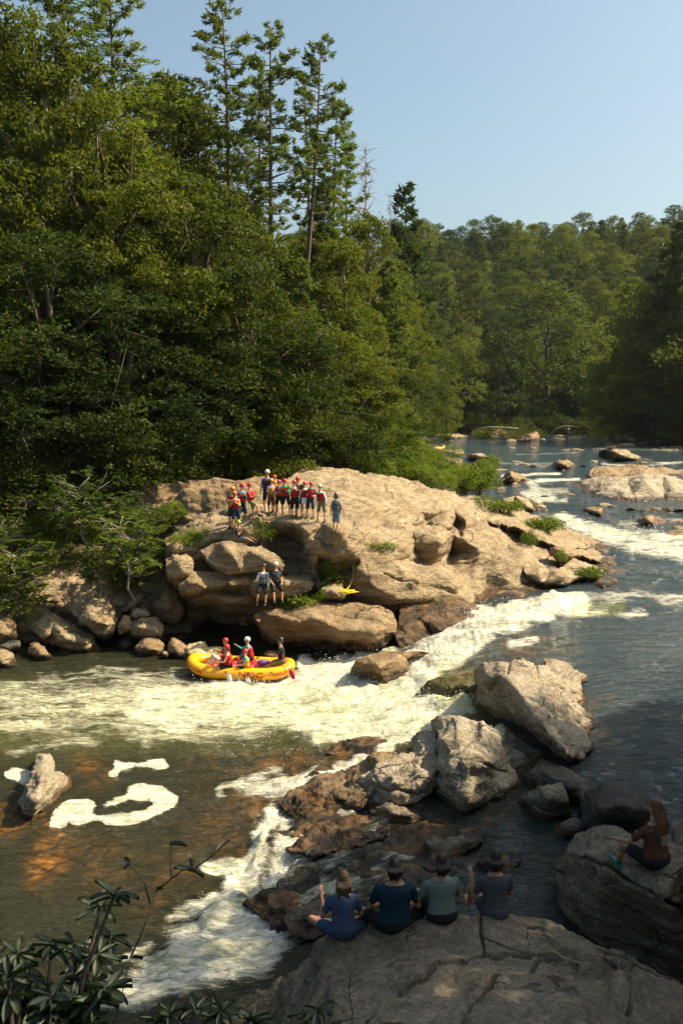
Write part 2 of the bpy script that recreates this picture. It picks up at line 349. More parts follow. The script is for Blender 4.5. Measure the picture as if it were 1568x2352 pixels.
def build_spray():
    rs = np.random.RandomState(3); V = []; 
    zones = [(1110,1435,28,2200,.5),(1180,1412,26,700,.4),(1030,1500,24,1200,.4),(960,1545,24,700,.35),(940,1630,50,1800,.4),(800,1560,70,1500,.35),(560,1575,60,700,.22),(600,1640,120,900,.2),(610,1900,22,250,.22),(570,2000,22,250,.2),(490,2090,26,300,.2),(1060,1600,40,400,.3),(640,2030,30,200,.18),(1470,1240,50,300,.4),(1340,1212,40,200,.35),(700,1800,40,150,.2)]
    oc = np.array([[1,0,0],[-1,0,0],[0,1,0],[0,-1,0],[0,0,1],[0,0,-1]], float)
    of = np.array([[0,2,4],[2,1,4],[1,3,4],[3,0,4],[2,0,5],[1,2,5],[3,1,5],[0,3,5]])
    Vs = []; Fs = []; k = 0
    for x, y, r, n, h in zones:
        xx = x+rs.normal(size=n)*r*.7; yy = y+rs.normal(size=n)*r*.4
        P = at_z(xx, yy, wlev(xx, yy)); P[:, 2] += h*rs.rand(n)**2*1.2
        s = (.006+.014*rs.rand(n)**3)*np.clip(P[:, 1]/30, .5, 2)
        Vs.append((P[:, None, :]+oc[None]*s[:, None, None]).reshape(-1, 3))
        Fs.append((of[None]+(k+np.arange(n)*6)[:, None, None]).reshape(-1, 3)); k += n*6
    m = mesh('water_spray', np.concatenate(Vs), np.concatenate(Fs), simple('spray_white', (.85, .86, .82), .3))
    tag(link('water_spray', m), 'white droplets thrown up by the rapids', 'spray', kind='stuff')
build_spray()
# ------------------------------------------------------------------ terrain
RIVER = np.array([(-90,47),(-40,46),(-14,49),(-7,56),(3,62),(9,72),(12,88),(15,110),(18,150),(20.5,210),(22,262),(60,270),(88,262),(78,225),(66,190),(58,150),(48,105),(40,70),(32,45),(26,25),(18,13),(6,11.5),(-30,12),(-90,14)], float)
def pdist(P, poly):
    d = np.full(len(P), 1e9); ins = np.zeros(len(P), bool)
    n = len(poly)
    for i in range(n):
        a = poly[i]; b = poly[(i+1) % n]; e = b-a
        t = np.clip(((P-a)@e)/(e@e), 0, 1); d = np.minimum(d, np.hypot(*(P-a-t[:, None]*e).T))
        c = ((a[1] > P[:, 1]) != (b[1] > P[:, 1])) & (P[:, 0] < (b[0]-a[0])*(P[:, 1]-a[1])/((b[1]-a[1]) or 1e-9)+a[0])
        ins ^= c
    return d, ins
def ground(X, Y):
    X = np.atleast_1d(np.asarray(X, float)); Y = np.atleast_1d(np.asarray(Y, float))
    P = np.stack([X.ravel(), Y.ravel()], -1)
    d, ins = pdist(P, RIVER)
    near = np.clip((25-P[:, 1])/15, 0, 1)
    far = np.clip((P[:, 1]-180)/80, 0, 1)
    slope = .52*(1-near)*(1-far)+.75*near+.46*far
    right = np.clip((P[:, 0]-15)/20, 0, 1)*(1-far)
    slope = slope*(1-right)+.22*right
    base = np.where(P[:, 1] < 30, -.3, np.where(P[:, 0] < 15, 1.6, 2.2))
    leftbank = (P[:, 0] < 2) & (P[:, 1] > 30)
    z = base+slope*d
    z = np.where(far > .5, np.minimum(z, 64+.06*d), z)
    z = np.where(near > .5, np.minimum(z, 8.9), z)
    z = z+1.2*fbm(np.stack([P[:, 0]*.03, P[:, 1]*.03, P[:, 0]*0], -1), 3)*np.clip(d/20, 0, 1)*(3*far+1)
    z = np.where(ins, -1.2-np.minimum(d*.2, 1), z)
    return z.reshape(X.shape)
def ground_mat():
    m, nt = newmat('forest_floor'); N = NT(nt)
    geo = N.n('ShaderNodeNewGeometry').outputs['Position']
    c = N.ramp(N.noise(geo, .8, 6, .65), [(.3, (.010, .014, .005)), (.5, (.022, .026, .010)), (.7, (.018, .032, .008))])
    b = N.n('ShaderNodeBsdfPrincipled', ins={'Base Color': c, 'Roughness': .95, 'Normal': N.bump(N.noise(geo, 4, 6), .6, .2)})
    N.out(b.outputs[0]); return m
def build_ground():
    th = np.radians(np.linspace(-180, 180, 481)); r = np.concatenate([[.3], np.geomspace(1, 1400, 330)])
    T, Rr = np.meshgrid(th, r)
    X = np.sin(T)*Rr; Y = np.cos(T)*Rr
    Z = ground(X, Y)
    P = np.stack([X, Y, Z], -1).reshape(-1, 3)
    H, W = X.shape; i = np.arange(H*W).reshape(H, W)
    Q = np.stack([i[:-1, :-1], i[:-1, 1:], i[1:, 1:], i[1:, :-1]], -1).reshape(-1, 4)
    tag(link('ground', mesh('ground', P, Q, ground_mat())), kind='structure')
build_ground()

# ------------------------------------------------------------------ air
def haze():
    m, nt = newmat('haze'); N = NT(nt)
    v = N.n('ShaderNodeVolumePrincipled', ins={'Color': (.80, .88, .95, 1), 'Density': .00005, 'Anisotropy': .3})
    o = nt.nodes.new('ShaderNodeOutputMaterial'); nt.links.new(v.outputs[0], o.inputs['Volume'])
    mb = MB(); mb.box((0, 0, 0), (1480, 1480, 95)); b = mb.build('haze', m, None, False, (0, 0, 0)); b.location = (0, 0, 92); tag(b, kind='stuff'); b.visible_shadow = True
haze()
# ------------------------------------------------------------------ rock materials
def rock_mat(name, ca, cb, cc, amber=(.15, .082, .032), rough=.8, crack=.8):
    m, nt = newmat(name); N = NT(nt)
    geo = N.n('ShaderNodeNewGeometry').outputs['Position']
    wet = N.n('ShaderNodeAttribute', attribute_name='wet').outputs['Fac']
    st = N.mapp(geo, rot=(R(12), R(-14), R(8)), scale=(.55, .8, 3.2))
    big = N.noise(geo, .42, 6, .62, .6); mid = N.noise(st, 1.6, 8, .68, .8); fine = N.noise(geo, 11, 7, .72)
    col = N.ramp(big, [(.33, cb), (.5, ca), (.68, cc)])
    col = N.mix(N.mr(mid, .35, .66), N.mix(.55, col, cb), N.mix(.35, col, cc))
    dk = N.mr(N.noise(st, 3.4, 8, .72, 1.2), .54, .72)
    col = N.mix(N.math('MULTIPLY', dk, .6), col, tuple(v*.32 for v in cb))
    lic = N.math('MULTIPLY', N.mr(N.noise(geo, 2.6, 7, .7, .4), .56, .66), N.mr(big, .4, .6))
    col = N.mix(N.math('MULTIPLY', lic, .45), col, (.17, .165, .13))
    spk = N.math('MULTIPLY', N.mr(fine, .3, .72, .55, 1.28), N.mr(N.noise(geo, 38, 4, .7), .3, .7, .78, 1.2))
    col = N.mix(1., col, N.n('ShaderNodeCombineColor', ins={0: spk, 1: spk, 2: spk}).outputs[0], 'MULTIPLY')
    wv = N.mix(.5, geo, N.n('ShaderNodeTexNoise', ins={'Vector': geo, 'Scale': 1.1, 'Detail': 5}).outputs['Color'], 'ADD')
    cw = N.mapp(wv, rot=(R(10), R(-16), R(20)), scale=(.30, .45, 1.2))
    cr = N.n('ShaderNodeTexVoronoi', feature='DISTANCE_TO_EDGE', ins={'Vector': cw, 'Scale': 1.0}).outputs[0]
    crk = N.math('MULTIPLY', N.mr(cr, .0, .018, 1., 0.), N.mr(N.noise(geo, .7, 3), .48, .62))
    col = N.mix(N.math('MULTIPLY', crk, crack), col, tuple(v*.12 for v in cb))
    wn = N.mr(N.math('ADD', wet, N.math('MULTIPLY', N.math('SUBTRACT', N.noise(geo, 1.7, 5, .65), .5), .9)), .42, .62)
    wn = N.math('MULTIPLY', wn, N.mr(wet, .02, .2))
    wc = N.mix(N.mr(N.noise(geo, 1.3, 6, .65), .40, .62), tuple(v*.16 for v in cb), amber)
    col = N.mix(wn, col, wc)
    h = N.math('ADD', N.math('MULTIPLY', mid, 1.0), N.math('MULTIPLY', fine, .22))
    h = N.math('SUBTRACT', h, N.math('MULTIPLY', crk, .5)); h = N.math('ADD', h, N.math('MULTIPLY', N.noise(geo, 3.2, 6, .62), .6))
    b = N.bump(h, 1., .2)
    ro = N.math('SUBTRACT', rough, N.math('MULTIPLY', wn, rough-.22))
    bs = N.n('ShaderNodeBsdfPrincipled', ins={'Base Color': col, 'Roughness': ro, 'Specular IOR Level': .35, 'Normal': b})
    N.out(bs.outputs[0]); return m
TAN = rock_mat('tan_granite', (.355, .265, .155), (.19, .13, .07), (.48, .375, .235))
BRN = rock_mat('brown_granite', (.30, .205, .11), (.19, .115, .055), (.38, .28, .16))
GRY = rock_mat('grey_granite', (.25, .20, .135), (.125, .095, .062), (.37, .30, .21))
PAL = rock_mat('pale_granite', (.40, .33, .235), (.24, .185, .125), (.50, .435, .33))
ORG = rock_mat('wet_amber_rock', (.19, .115, .055), (.08, .05, .028), (.30, .21, .11), amber=(.17, .085, .025), rough=.4)
SAND = rock_mat('cream_rock', (.62, .50, .27), (.5, .37, .17), (.72, .60, .36), crack=.3)
MOSS = rock_mat('mossy_rock', (.10, .085, .02), (.05, .06, .012), (.22, .14, .03), rough=.25)
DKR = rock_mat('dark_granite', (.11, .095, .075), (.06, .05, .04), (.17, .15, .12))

def relief(name, out, inn=(), label=None, cat='rock', mat=None, step=3., T=1.5, j=3.0, seed=0, amp=.14, L=1.1, strata=.10, sm=2, wetr=.45, grooves=(), group=None, drop=.35, parent=None):
    rs = np.random.RandomState(seed+11)
    P2 = [(p[0], p[1]) for p in out]; allp = list(out)+list(inn)
    tt = np.array([pt(p) for p in allp]); inv = 1/tt
    n = len(out)
    co2 = [Vector((p[0], p[1])) for p in allp]
    vo, _, fo, ov, _, _ = delaunay_2d_cdt(co2, [(i, (i+1) % n) for i in range(n)], [], 1, 1e-4)
    iv = np.array([inv[o[0]] if o else np.nan for o in ov])
    vv = np.array([tuple(v) for v in vo])
    for k in np.where(np.isnan(iv))[0]:
        d = np.linalg.norm(vv-vv[k], axis=1); d[np.isnan(iv)] = 1e9; iv[k] = inv[ov[int(d.argmin())][0]]
    # natural outline
    q = []
    for i in range(n):
        a = np.array(P2[i]); b = np.array(P2[(i+1) % n]); e = b-a; l = np.hypot(*e)+1e-6; k = max(1, int(l/4))
        for s in range(k): q.append(a+e*s/k)
    q = np.array(q); nx = np.roll(q, -1, 0)-np.roll(q, 1, 0); nx /= np.hypot(*nx.T)[:, None]+1e-9; nn = np.stack([nx[:, 1], -nx[:, 0]], -1)
    # round corners a little, then roughen
    for _ in range(2): q = (np.roll(q, 1, 0)+2*q+np.roll(q, -1, 0))/4
    ns = fbm(np.stack([q[:, 0]*.05+seed*3.3, q[:, 1]*.05, q[:, 0]*0+seed], -1), 4)
    q = q+nn*(ns*j)[:, None]
    x0, y0 = q.min(0)-step*2; x1, y1 = q.max(0)+step*2
    xs = np.arange(x0, x1+step, step); ys = np.arange(y0, y1+step, step)
    X, Y = np.meshgrid(xs, ys); ins = np.zeros(X.shape, bool)
    m = len(q)
    for i in range(m):
        a = q[i]; b = q[(i+1) % m]
        if a[1] == b[1]: continue
        ins ^= ((a[1] > Y) != (b[1] > Y)) & (X < (b[0]-a[0])*(Y-a[1])/(b[1]-a[1])+a[0])
    G = np.full(X.shape, np.nan)
    for f in fo:
        for k in range(1, len(f)-1):
            A, B, C = vv[f[0]], vv[f[k]], vv[f[k+1]]
            i0 = max(0, int((min(A[1], B[1], C[1])-y0)/step)-1); i1 = int((max(A[1], B[1], C[1])-y0)/step)+2
            j0 = max(0, int((min(A[0], B[0], C[0])-x0)/step)-1); j1 = int((max(A[0], B[0], C[0])-x0)/step)+2
            xx = X[i0:i1, j0:j1]; yy = Y[i0:i1, j0:j1]
            den = (B[1]-C[1])*(A[0]-C[0])+(C[0]-B[0])*(A[1]-C[1])
            if abs(den) < 1e-9: continue
            u = ((B[1]-C[1])*(xx-C[0])+(C[0]-B[0])*(yy-C[1]))/den; v = ((C[1]-A[1])*(xx-C[0])+(A[0]-C[0])*(yy-C[1]))/den
            ok = (u >= -1e-6) & (v >= -1e-6) & (u+v <= 1+1e-6)
            g = G[i0:i1, j0:j1]; g[ok] = (u*iv[f[0]]+v*iv[f[k]]+(1-u-v)*iv[f[k+1]])[ok]
    for _ in range(6):    # extend outwards
        bad = np.isnan(G)
        if not bad.any(): break
        p = np.pad(G, 1, constant_values=np.nan); st = np.stack([p[:-2, 1:-1], p[2:, 1:-1], p[1:-1, :-2], p[1:-1, 2:]])
        cnt = (~np.isnan(st)).sum(0); sm_ = np.nansum(st, 0); r = np.where(cnt > 0, sm_/np.maximum(cnt, 1), np.nan); G = np.where(bad, r, G)
    ins &= ~np.isnan(G); G = np.where(np.isnan(G), np.nanmean(G), G)
    G = blur(G, sm)
    t = 1/G
    P = CAM+ray(X, Y)*t[..., None]
    dx = np.gradient(P, axis=1); dy = np.gradient(P, axis=0); Nn = np.cross(dx, -dy); Nn /= np.linalg.norm(Nn, axis=-1)[..., None]+1e-9
    Nn = np.stack([blur(Nn[..., k], 3) for k in range(3)], -1); Nn /= np.linalg.norm(Nn, axis=-1)[..., None]+1e-9
    # a normal facing the camera
    flip = np.sign(-(Nn*ray(X, Y)).sum(-1)); Nn = Nn*flip[..., None]
    F = P.reshape(-1, 3); o3 = np.array([seed*7.7, seed*3.1, 0])
    d = fbm(F/L+o3, 5)*amp
    rd = fbm(F/(L*1.7)+o3+9, 4, True)*amp*.9
    qs = np.stack([F[:, 0]*.35+F[:, 2]*.25, F[:, 1]*.5, F[:, 2]*2.1-F[:, 0]*.45], -1)/L+o3
    s = fbm(qs, 4, True)
    d = d+rd+s*strata
    for poly, wd, dep in grooves:
        dep *= 1.6
        for k in range(len(poly)-1):
            a, b = np.array(poly[k], float), np.array(poly[k+1], float); e = b-a
            wob = n1(X.ravel()*.03+seed, 3)*6
            tt_ = np.clip(((X.ravel()-a[0])*e[0]+(Y.ravel()-a[1])*e[1])/(e@e), 0, 1)
            dd = np.hypot(X.ravel()-a[0]-tt_*e[0], Y.ravel()+wob-a[1]-tt_*e[1])
            d = np.minimum(d, d-dep*np.clip(1-dd/wd, 0, 1)) if k == 0 else d-dep*np.clip(1-dd/wd, 0, 1)*.999*(tt_ > 0)*(tt_ < 1)
    Ff = F+Nn.reshape(-1, 3)*d[:, None]
    # dist-to-edge thickness for the back
    e = ins.astype(float); 
    for _ in range(5): e = np.minimum(e, blur(e, 1))
    rr = ray(X, Y).reshape(-1, 3).copy(); rr[:, 2] = 0; rr /= np.linalg.norm(rr, axis=1)[:, None]
    th_ = T*(.35+.65*e.ravel()); r0 = ray(X, Y).reshape(-1, 3); sl_ = -r0[:, 2]/np.hypot(r0[:, 0], r0[:, 1])
    back = Ff+rr*th_[:, None]; back[:, 2] -= th_*np.maximum(drop, sl_*1.12+.12)
    cell = ins[:-1, :-1] & ins[1:, :-1] & ins[1:, 1:] & ins[:-1, 1:]
    idx = np.arange(X.size).reshape(X.shape)
    a, b, c, dd_ = idx[:-1, :-1][cell], idx[1:, :-1][cell], idx[1:, 1:][cell], idx[:-1, 1:][cell]
    Q = np.stack([a, b, c, dd_], -1)
    nb = X.size
    Qb = Q[:, ::-1]+nb
    # rim
    E = np.concatenate([Q[:, [0, 1]], Q[:, [1, 2]], Q[:, [2, 3]], Q[:, [3, 0]]])
    key = E[:, 0]*nb+E[:, 1]; rev = E[:, 1]*nb+E[:, 0]
    rim = E[~np.isin(key, rev)]
    Qr = np.stack([rim[:, 1], rim[:, 0], rim[:, 0]+nb, rim[:, 1]+nb], -1)
    Fa = np.concatenate([Q, Qb, Qr]); V = np.concatenate([Ff, back])
    used = np.unique(Fa); mp = np.full(len(V), -1); mp[used] = np.arange(len(used)); V = V[used]; Fa = mp[Fa]
    base = V.mean(0); base[2] = V[:, 2].min()
    wx, wy = X.ravel(), Y.ravel()
    W = wlev(wx, wy); wet = np.clip(1-(Ff[:, 2]-W)/wetr, 0, 1) if wetr > 0 else np.zeros(X.size)
    wet = np.concatenate([wet, wet])[used]
    me = mesh(name, V-base, Fa, mat or TAN); attr(me, 'wet', wet)
    o = link(name, me, parent, base)
    if parent is None: tag(o, label, cat, group)
    return o
def aY(L, Y): return [(x, y, 0, Y) for x, y in L]
# ---- main outcrop
relief('rock_outcrop', [(372,1215,3.9),(388,1198,4.4),(440,1186,4.9),(500,1180,5.2),(560,1165,5.5),(600,1140,5.9),(650,1105,6.4),(690,1080,6.7),(740,1074,6.8),(800,1080,6.7),(860,1090,6.5),(914,1101,6.2),(960,1112,5.9),(1030,1132,5.3),(1080,1140,4.9),(1130,1150,4.3),(1174,1164,3.8),(1240,1190,3.2),(1300,1222,2.6),(1370,1265,2.1),(1420,1300,1.8),(1440,1330,1.6),
 (1400,1350,1.5),(1350,1372,1.35),(1300,1380,1.4),(1200,1386,1.35),(1090,1398,1.1),(1060,1400,0,43.6),(1000,1408,0,43),(900,1400,0,42.6),(820,1392,0,42.6),(760,1392,0,42.8),(720,1400,0,43),(650,1440,0,43.2),(560,1480,0,44.2),(500,1500,0,43.6),(430,1500,0,42.6),(425,1420,0,43.5),(405,1340,0,43.5),(380,1260,0,43.2)],
 [(520,1213,4.9),(590,1192,5.3),(640,1184,5.35),(700,1191,5.3),(740,1203,5.2),(775,1224,5.0),(700,1130,6.1),(800,1130,6.0),(900,1150,5.5),(820,1180,5.4),(960,1170,5.0),(1040,1170,4.75),(610,1165,5.6),
  (560,1215,4.95),(621,1207,5.0),(643,1200,5.2),(678,1203,5.18),(705,1222,4.95),(709,1242,4.55),(707,1258,4.2),(632,1225,0,44.6),(668,1232,0,45.2),(690,1250,0,44.6),(640,1270,0,44.6),(680,1290,0,44.2),(600,1240,0,43.6),
  (725,1265,0,41.9),(720,1310,0,42.3),(690,1320,0,43),(760,1262,4.25),(745,1300,0,43.6),(765,1345,0,43.4),(795,1310,0,43.2),(745,1365,0,42.8),(850,1240,4.35),(830,1290,0,42.2),(820,1330,0,41.9),(855,1345,0,41.6),(900,1285,0,43.0),(940,1330,0,42.5),(1000,1312,0,44.0),(1045,1345,0,43.4),(1065,1372,0,43.4),(900,1370,0,41.8),(1000,1380,0,42.6),
  (945,1250,0,46.4),(962,1288,0,46.2),(1000,1298,0,46.2),(1010,1245,0,45.0),(940,1225,4.3),(1000,1225,0,46.6),(925,1262,0,43.6),(980,1176,4.85),(980,1200,4.25),(1050,1180,4.6),(1050,1215,3.75),(1070,1195,4.35),
  (1110,1205,3.95),(1042,1226,3.9),(1062,1240,3.62),(1032,1262,0,50.6),(1035,1300,0,49.2),(1100,1262,0,48.9),(1100,1300,0,48),(1150,1285,0,48.3),(1085,1340,0,46.2),(1160,1330,0,46.8),(1184,1300,0,47.6),(1120,1352,0,46.6),(1090,1375,0,45.0),(1200,1362,0,45.9),
  (1180,1245,0,52.5),(1230,1262,0,52.6),(1250,1290,0,51.4),(1215,1285,0,49.6),(1200,1330,0,47.4),(1290,1350,0,46.6),(1360,1345,0,47.2),(460,1215,4.75),(430,1235,4.45),(400,1260,0,42.6),(440,1262,0,42.9),
  (420,1320,0,43.4),(480,1330,0,43.8),(520,1375,0,42.1),(560,1380,0,42.0),(470,1366,0,42.3),(600,1400,0,42.8),(560,1410,0,44.6),(520,1400,0,44.2),(480,1400,0,45.2),(480,1430,0,46.4),(520,1450,0,46.4),(450,1450,0,46),(640,1400,0,42.6),(600,1440,0,45.2),(425,1385,0,44.6),(640,1300,0,43.2)],
 'broad sunlit tan rock outcrop that the group of helmeted people stands on', 'rock outcrop', TAN, step=2.6, T=4, seed=1, amp=.115, L=1.4, strata=.19, sm=2, wetr=.5, drop=.5,
 grooves=[([(860,1215),(930,1200),(1010,1215),(1040,1225)],4,.2),([(800,1185),(900,1175),(960,1168)],2.5,.08),([(1175,1166),(1110,1198),(1060,1215)],4,.2),([(830,1165),(760,1150),(700,1160)],2.5,.07),([(880,1120),(900,1150),(925,1165)],3,.08),([(430,1215),(480,1205),(560,1185)],3,.12),([(720,1235),(760,1250),(800,1290)],3,.12),([(950,1190),(870,1188)],2,.07),([(880,1320),(960,1345),(1050,1365)],3,.15),([(840,1300),(850,1350)],3,.15),([(1130,1215),(1150,1260),(1140,1290)],3,.15)])
relief('rock_ledge', [(1109,1196,4.15),(1134,1181,4.0),(1174,1166,3.95),(1234,1186,3.35),(1284,1206,2.9),(1324,1221,2.65),(1374,1241,2.25),(1429,1266,1.8),(1399,1274,1.9),(1359,1262,2.2),(1319,1263,2.35),(1300,1268,0,52.4),(1234,1240,0,52.6),(1184,1216,0,53),(1134,1207,0,53)],
 [(1234,1226,3.25),(1184,1203,3.75),(1310,1250,2.6),(1280,1228,2.9)], 'long flat rock plate tilting down to the water behind the dark hollow', 'rock ledge', TAN, T=2.5, seed=2, step=2.4, amp=.08)
relief('rock_ledge', [(1300,1262,2.5),(1350,1262,2.4),(1400,1277,2.0),(1445,1300,1.75),(1436,1308,1.7),(1390,1296,2.0),(1330,1281,0,50.5),(1300,1275,0,50.8)], [(1360,1275,2.25)], 'thin stepped rock plate just above the outcrop\'s river end', 'rock ledge', TAN, T=2, seed=3, step=2.4, amp=.07)
relief('boulder', [(1258,1256,0,50.6),(1290,1258,0,50.4),(1316,1268,0,50.2),(1316,1282,0,50.0),(1296,1290,0,50.1),(1280,1283,0,50.4)], [(1290,1270,0,49.9)], 'rounded block hanging at the right edge of the dark hollow', 'boulder', TAN, T=1.5, seed=4, step=2, amp=.06, j=2)
relief('rock_ledge', [(1194,1301,0,48.4),(1230,1290,0,49.2),(1262,1306,0,48.6),(1290,1304,0,48.8),(1314,1284,2.45),(1384,1297,2.1),(1440,1315,1.8),(1462,1331,1.55),(1424,1343,1.6),(1385,1330,0,47.4),(1340,1326,0,47.0),(1290,1345,0,45.8),(1244,1341,0,46.0),(1204,1321,0,46.9)],
 [(1284,1322,0,46.0),(1340,1308,0,48.0),(1240,1318,0,46.4)], 'lowest lit plate of the outcrop reaching furthest into the river', 'rock ledge', TAN, T=2, seed=5, step=2.4, amp=.1)
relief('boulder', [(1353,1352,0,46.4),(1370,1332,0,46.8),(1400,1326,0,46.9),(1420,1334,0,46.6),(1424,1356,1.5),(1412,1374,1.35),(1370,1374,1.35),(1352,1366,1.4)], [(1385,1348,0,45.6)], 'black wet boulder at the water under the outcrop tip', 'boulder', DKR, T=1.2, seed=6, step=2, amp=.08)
relief('boulder', [(455,1268,0,42.5),(489,1249,4.3),(511,1245,4.4),(542,1245,4.4),(562,1247,4.4),(599,1252,4.3),(626,1270,0,42.2),(651,1287,0,41.9),(656,1300,0,41.8),(652,1316,0,41.8),(630,1318,0,41.8),(599,1311,0,41.7),(555,1312,0,41.6),(518,1318,0,41.6),(489,1298,0,41.8)],
 [(520,1262,0,41.9),(570,1264,0,41.8),(600,1280,0,41.5),(545,1290,0,41.2),(630,1296,0,41.45)], 'rounded nose of rock jutting out above the two guides', 'boulder', TAN, T=2.5, seed=7, step=2.2, amp=.1)
relief('boulder', [(379,1281,0,42),(396,1277,0,42.2),(432,1273,0,42.4),(444,1292,0,42),(440,1312,0,41.8),(420,1330,0,41.7),(397,1327,0,41.7),(382,1302,0,41.8)], [(410,1290,0,41.3),(420,1310,0,41.3)], 'knobbly block under the left rim of the outcrop', 'boulder', TAN, T=2, seed=8, step=2.2, amp=.12, L=.6)
relief('rock_ledge', [(381,1310,0,42.1),(420,1322,0,42.2),(450,1312,0,42.3),(520,1316,0,42.2),(600,1313,0,42.3),(640,1332,0,42),(600,1346,0,41.6),(525,1345,0,41.3),(477,1352,0,41.2),(443,1362,0,41.3),(410,1352,0,41.5),(392,1332,0,41.8)], [(450,1335,0,41.1),(540,1330,0,41.4)], 'rust coloured overhanging shelf above the dark cave', 'rock ledge', BRN, T=2.5, seed=9, step=2.2, amp=.12, drop=.1)
relief('rock_ledge', [(568,1328,0,42),(600,1320,0,42.4),(655,1322,0,42.5),(690,1316,0,42.7),(722,1310,0,42.8),(726,1340,0,42),(712,1356,0,41.5),(660,1376,0,41.4),(603,1374,0,41.5),(572,1360,0,41.5)], [(600,1341,0,40.7),(650,1341,0,40.6),(700,1335,0,41.4),(640,1352,0,40.55),(620,1366,0,40.8)], 'block ledge that the two seated guides lean on', 'rock ledge', TAN, T=2.5, seed=10, step=2.2, amp=.09)
relief('boulder', [(580,1412,0,40.3),(600,1404,0,40.9),(650,1394,0,41.3),(710,1384,0,41.7),(784,1386,0,41.6),(850,1388,0,41.6),(900,1404,0,41),(913,1428,0,40.3),(909,1452,0,39.7),(885,1484,0,39.7),(850,1496,0,39.9),(784,1492,0,40.8),(700,1486,0,41),(640,1474,0,40.9),(600,1446,0,40.6)],
 [(634,1414,0,40.0),(684,1430,0,39.7),(715,1421,0,39.9),(790,1450,0,39.2),(850,1452,0,39.2),(700,1400,0,40.8),(800,1405,0,40.8),(860,1420,0,40),(700,1455,0,40.5),(800,1475,0,40.2)], 'huge low boulder below the seated guides with a dark undercut face', 'boulder', BRN, T=3, seed=11, step=2.4, amp=.12, wetr=.9)
relief('boulder', [(905,1470,0,40),(912,1425,0,41),(920,1388,0,42.2),(960,1378,0,42.6),(1010,1374,0,43),(1060,1378,0,43.2),(1098,1392,0,42.9),(1112,1425,0,41.6),(1095,1452,0,40.8),(1062,1470,0,40.2),(1040,1484,0,39.8),(980,1490,0,39.6),(920,1490,0,39.6)], [(950,1412,0,41.5),(1040,1425,0,41.3),(930,1445,0,40.2),(985,1452,0,40.9),(1040,1455,0,40.2),(1000,1440,0,40.4)], 'wet orange-brown boulder beside the main chute', 'boulder', BRN, T=3, seed=12, step=2.4, amp=.16, wetr=2.2)
relief('boulder', [(735,1352,0,41.6),(760,1340,0,42),(785,1345,0,42),(800,1362,0,41.6),(790,1374,0,41.3),(740,1372,0,41.3)], [(765,1358,0,41.1)], 'small block beside the yellow rope', 'boulder', TAN, T=1, seed=13, step=2, amp=.08, j=2)
relief('rock_ledge', [(640,1104,0,57),(645,1060,0,58),(650,1048,0,59),(665,1043,0,60),(700,1045,0,62),(740,1055,0,62),(800,1070,0,61),(810,1086,0,58),(700,1088,0,57)], [(680,1070,0,58),(740,1075,0,59)], 'high rounded rock shoulder behind the group at the forest edge', 'rock ledge', TAN, T=3, seed=14, step=2.2, wetr=0)
relief('rock_slope', [(230,1235,3.6),(262,1180,4.9),(300,1135,5.8),(350,1118,6.2),(400,1114,6.3),(450,1110,6.4),(500,1100,6.6),(560,1098,6.7),(640,1105,6.5),(630,1150,5.8),(540,1185,5.2),(440,1198,4.8),(385,1215,4.2),(370,1260,3.4),(300,1280,3.0),(250,1270,3.1)], [(350,1170,5.2),(450,1150,5.7),(330,1210,4.3)], 'rough darker rock slope left of the people under the trees', 'rock slope', BRN, T=3, seed=15, step=2.6, amp=.3, L=1.8, strata=.2, wetr=0)
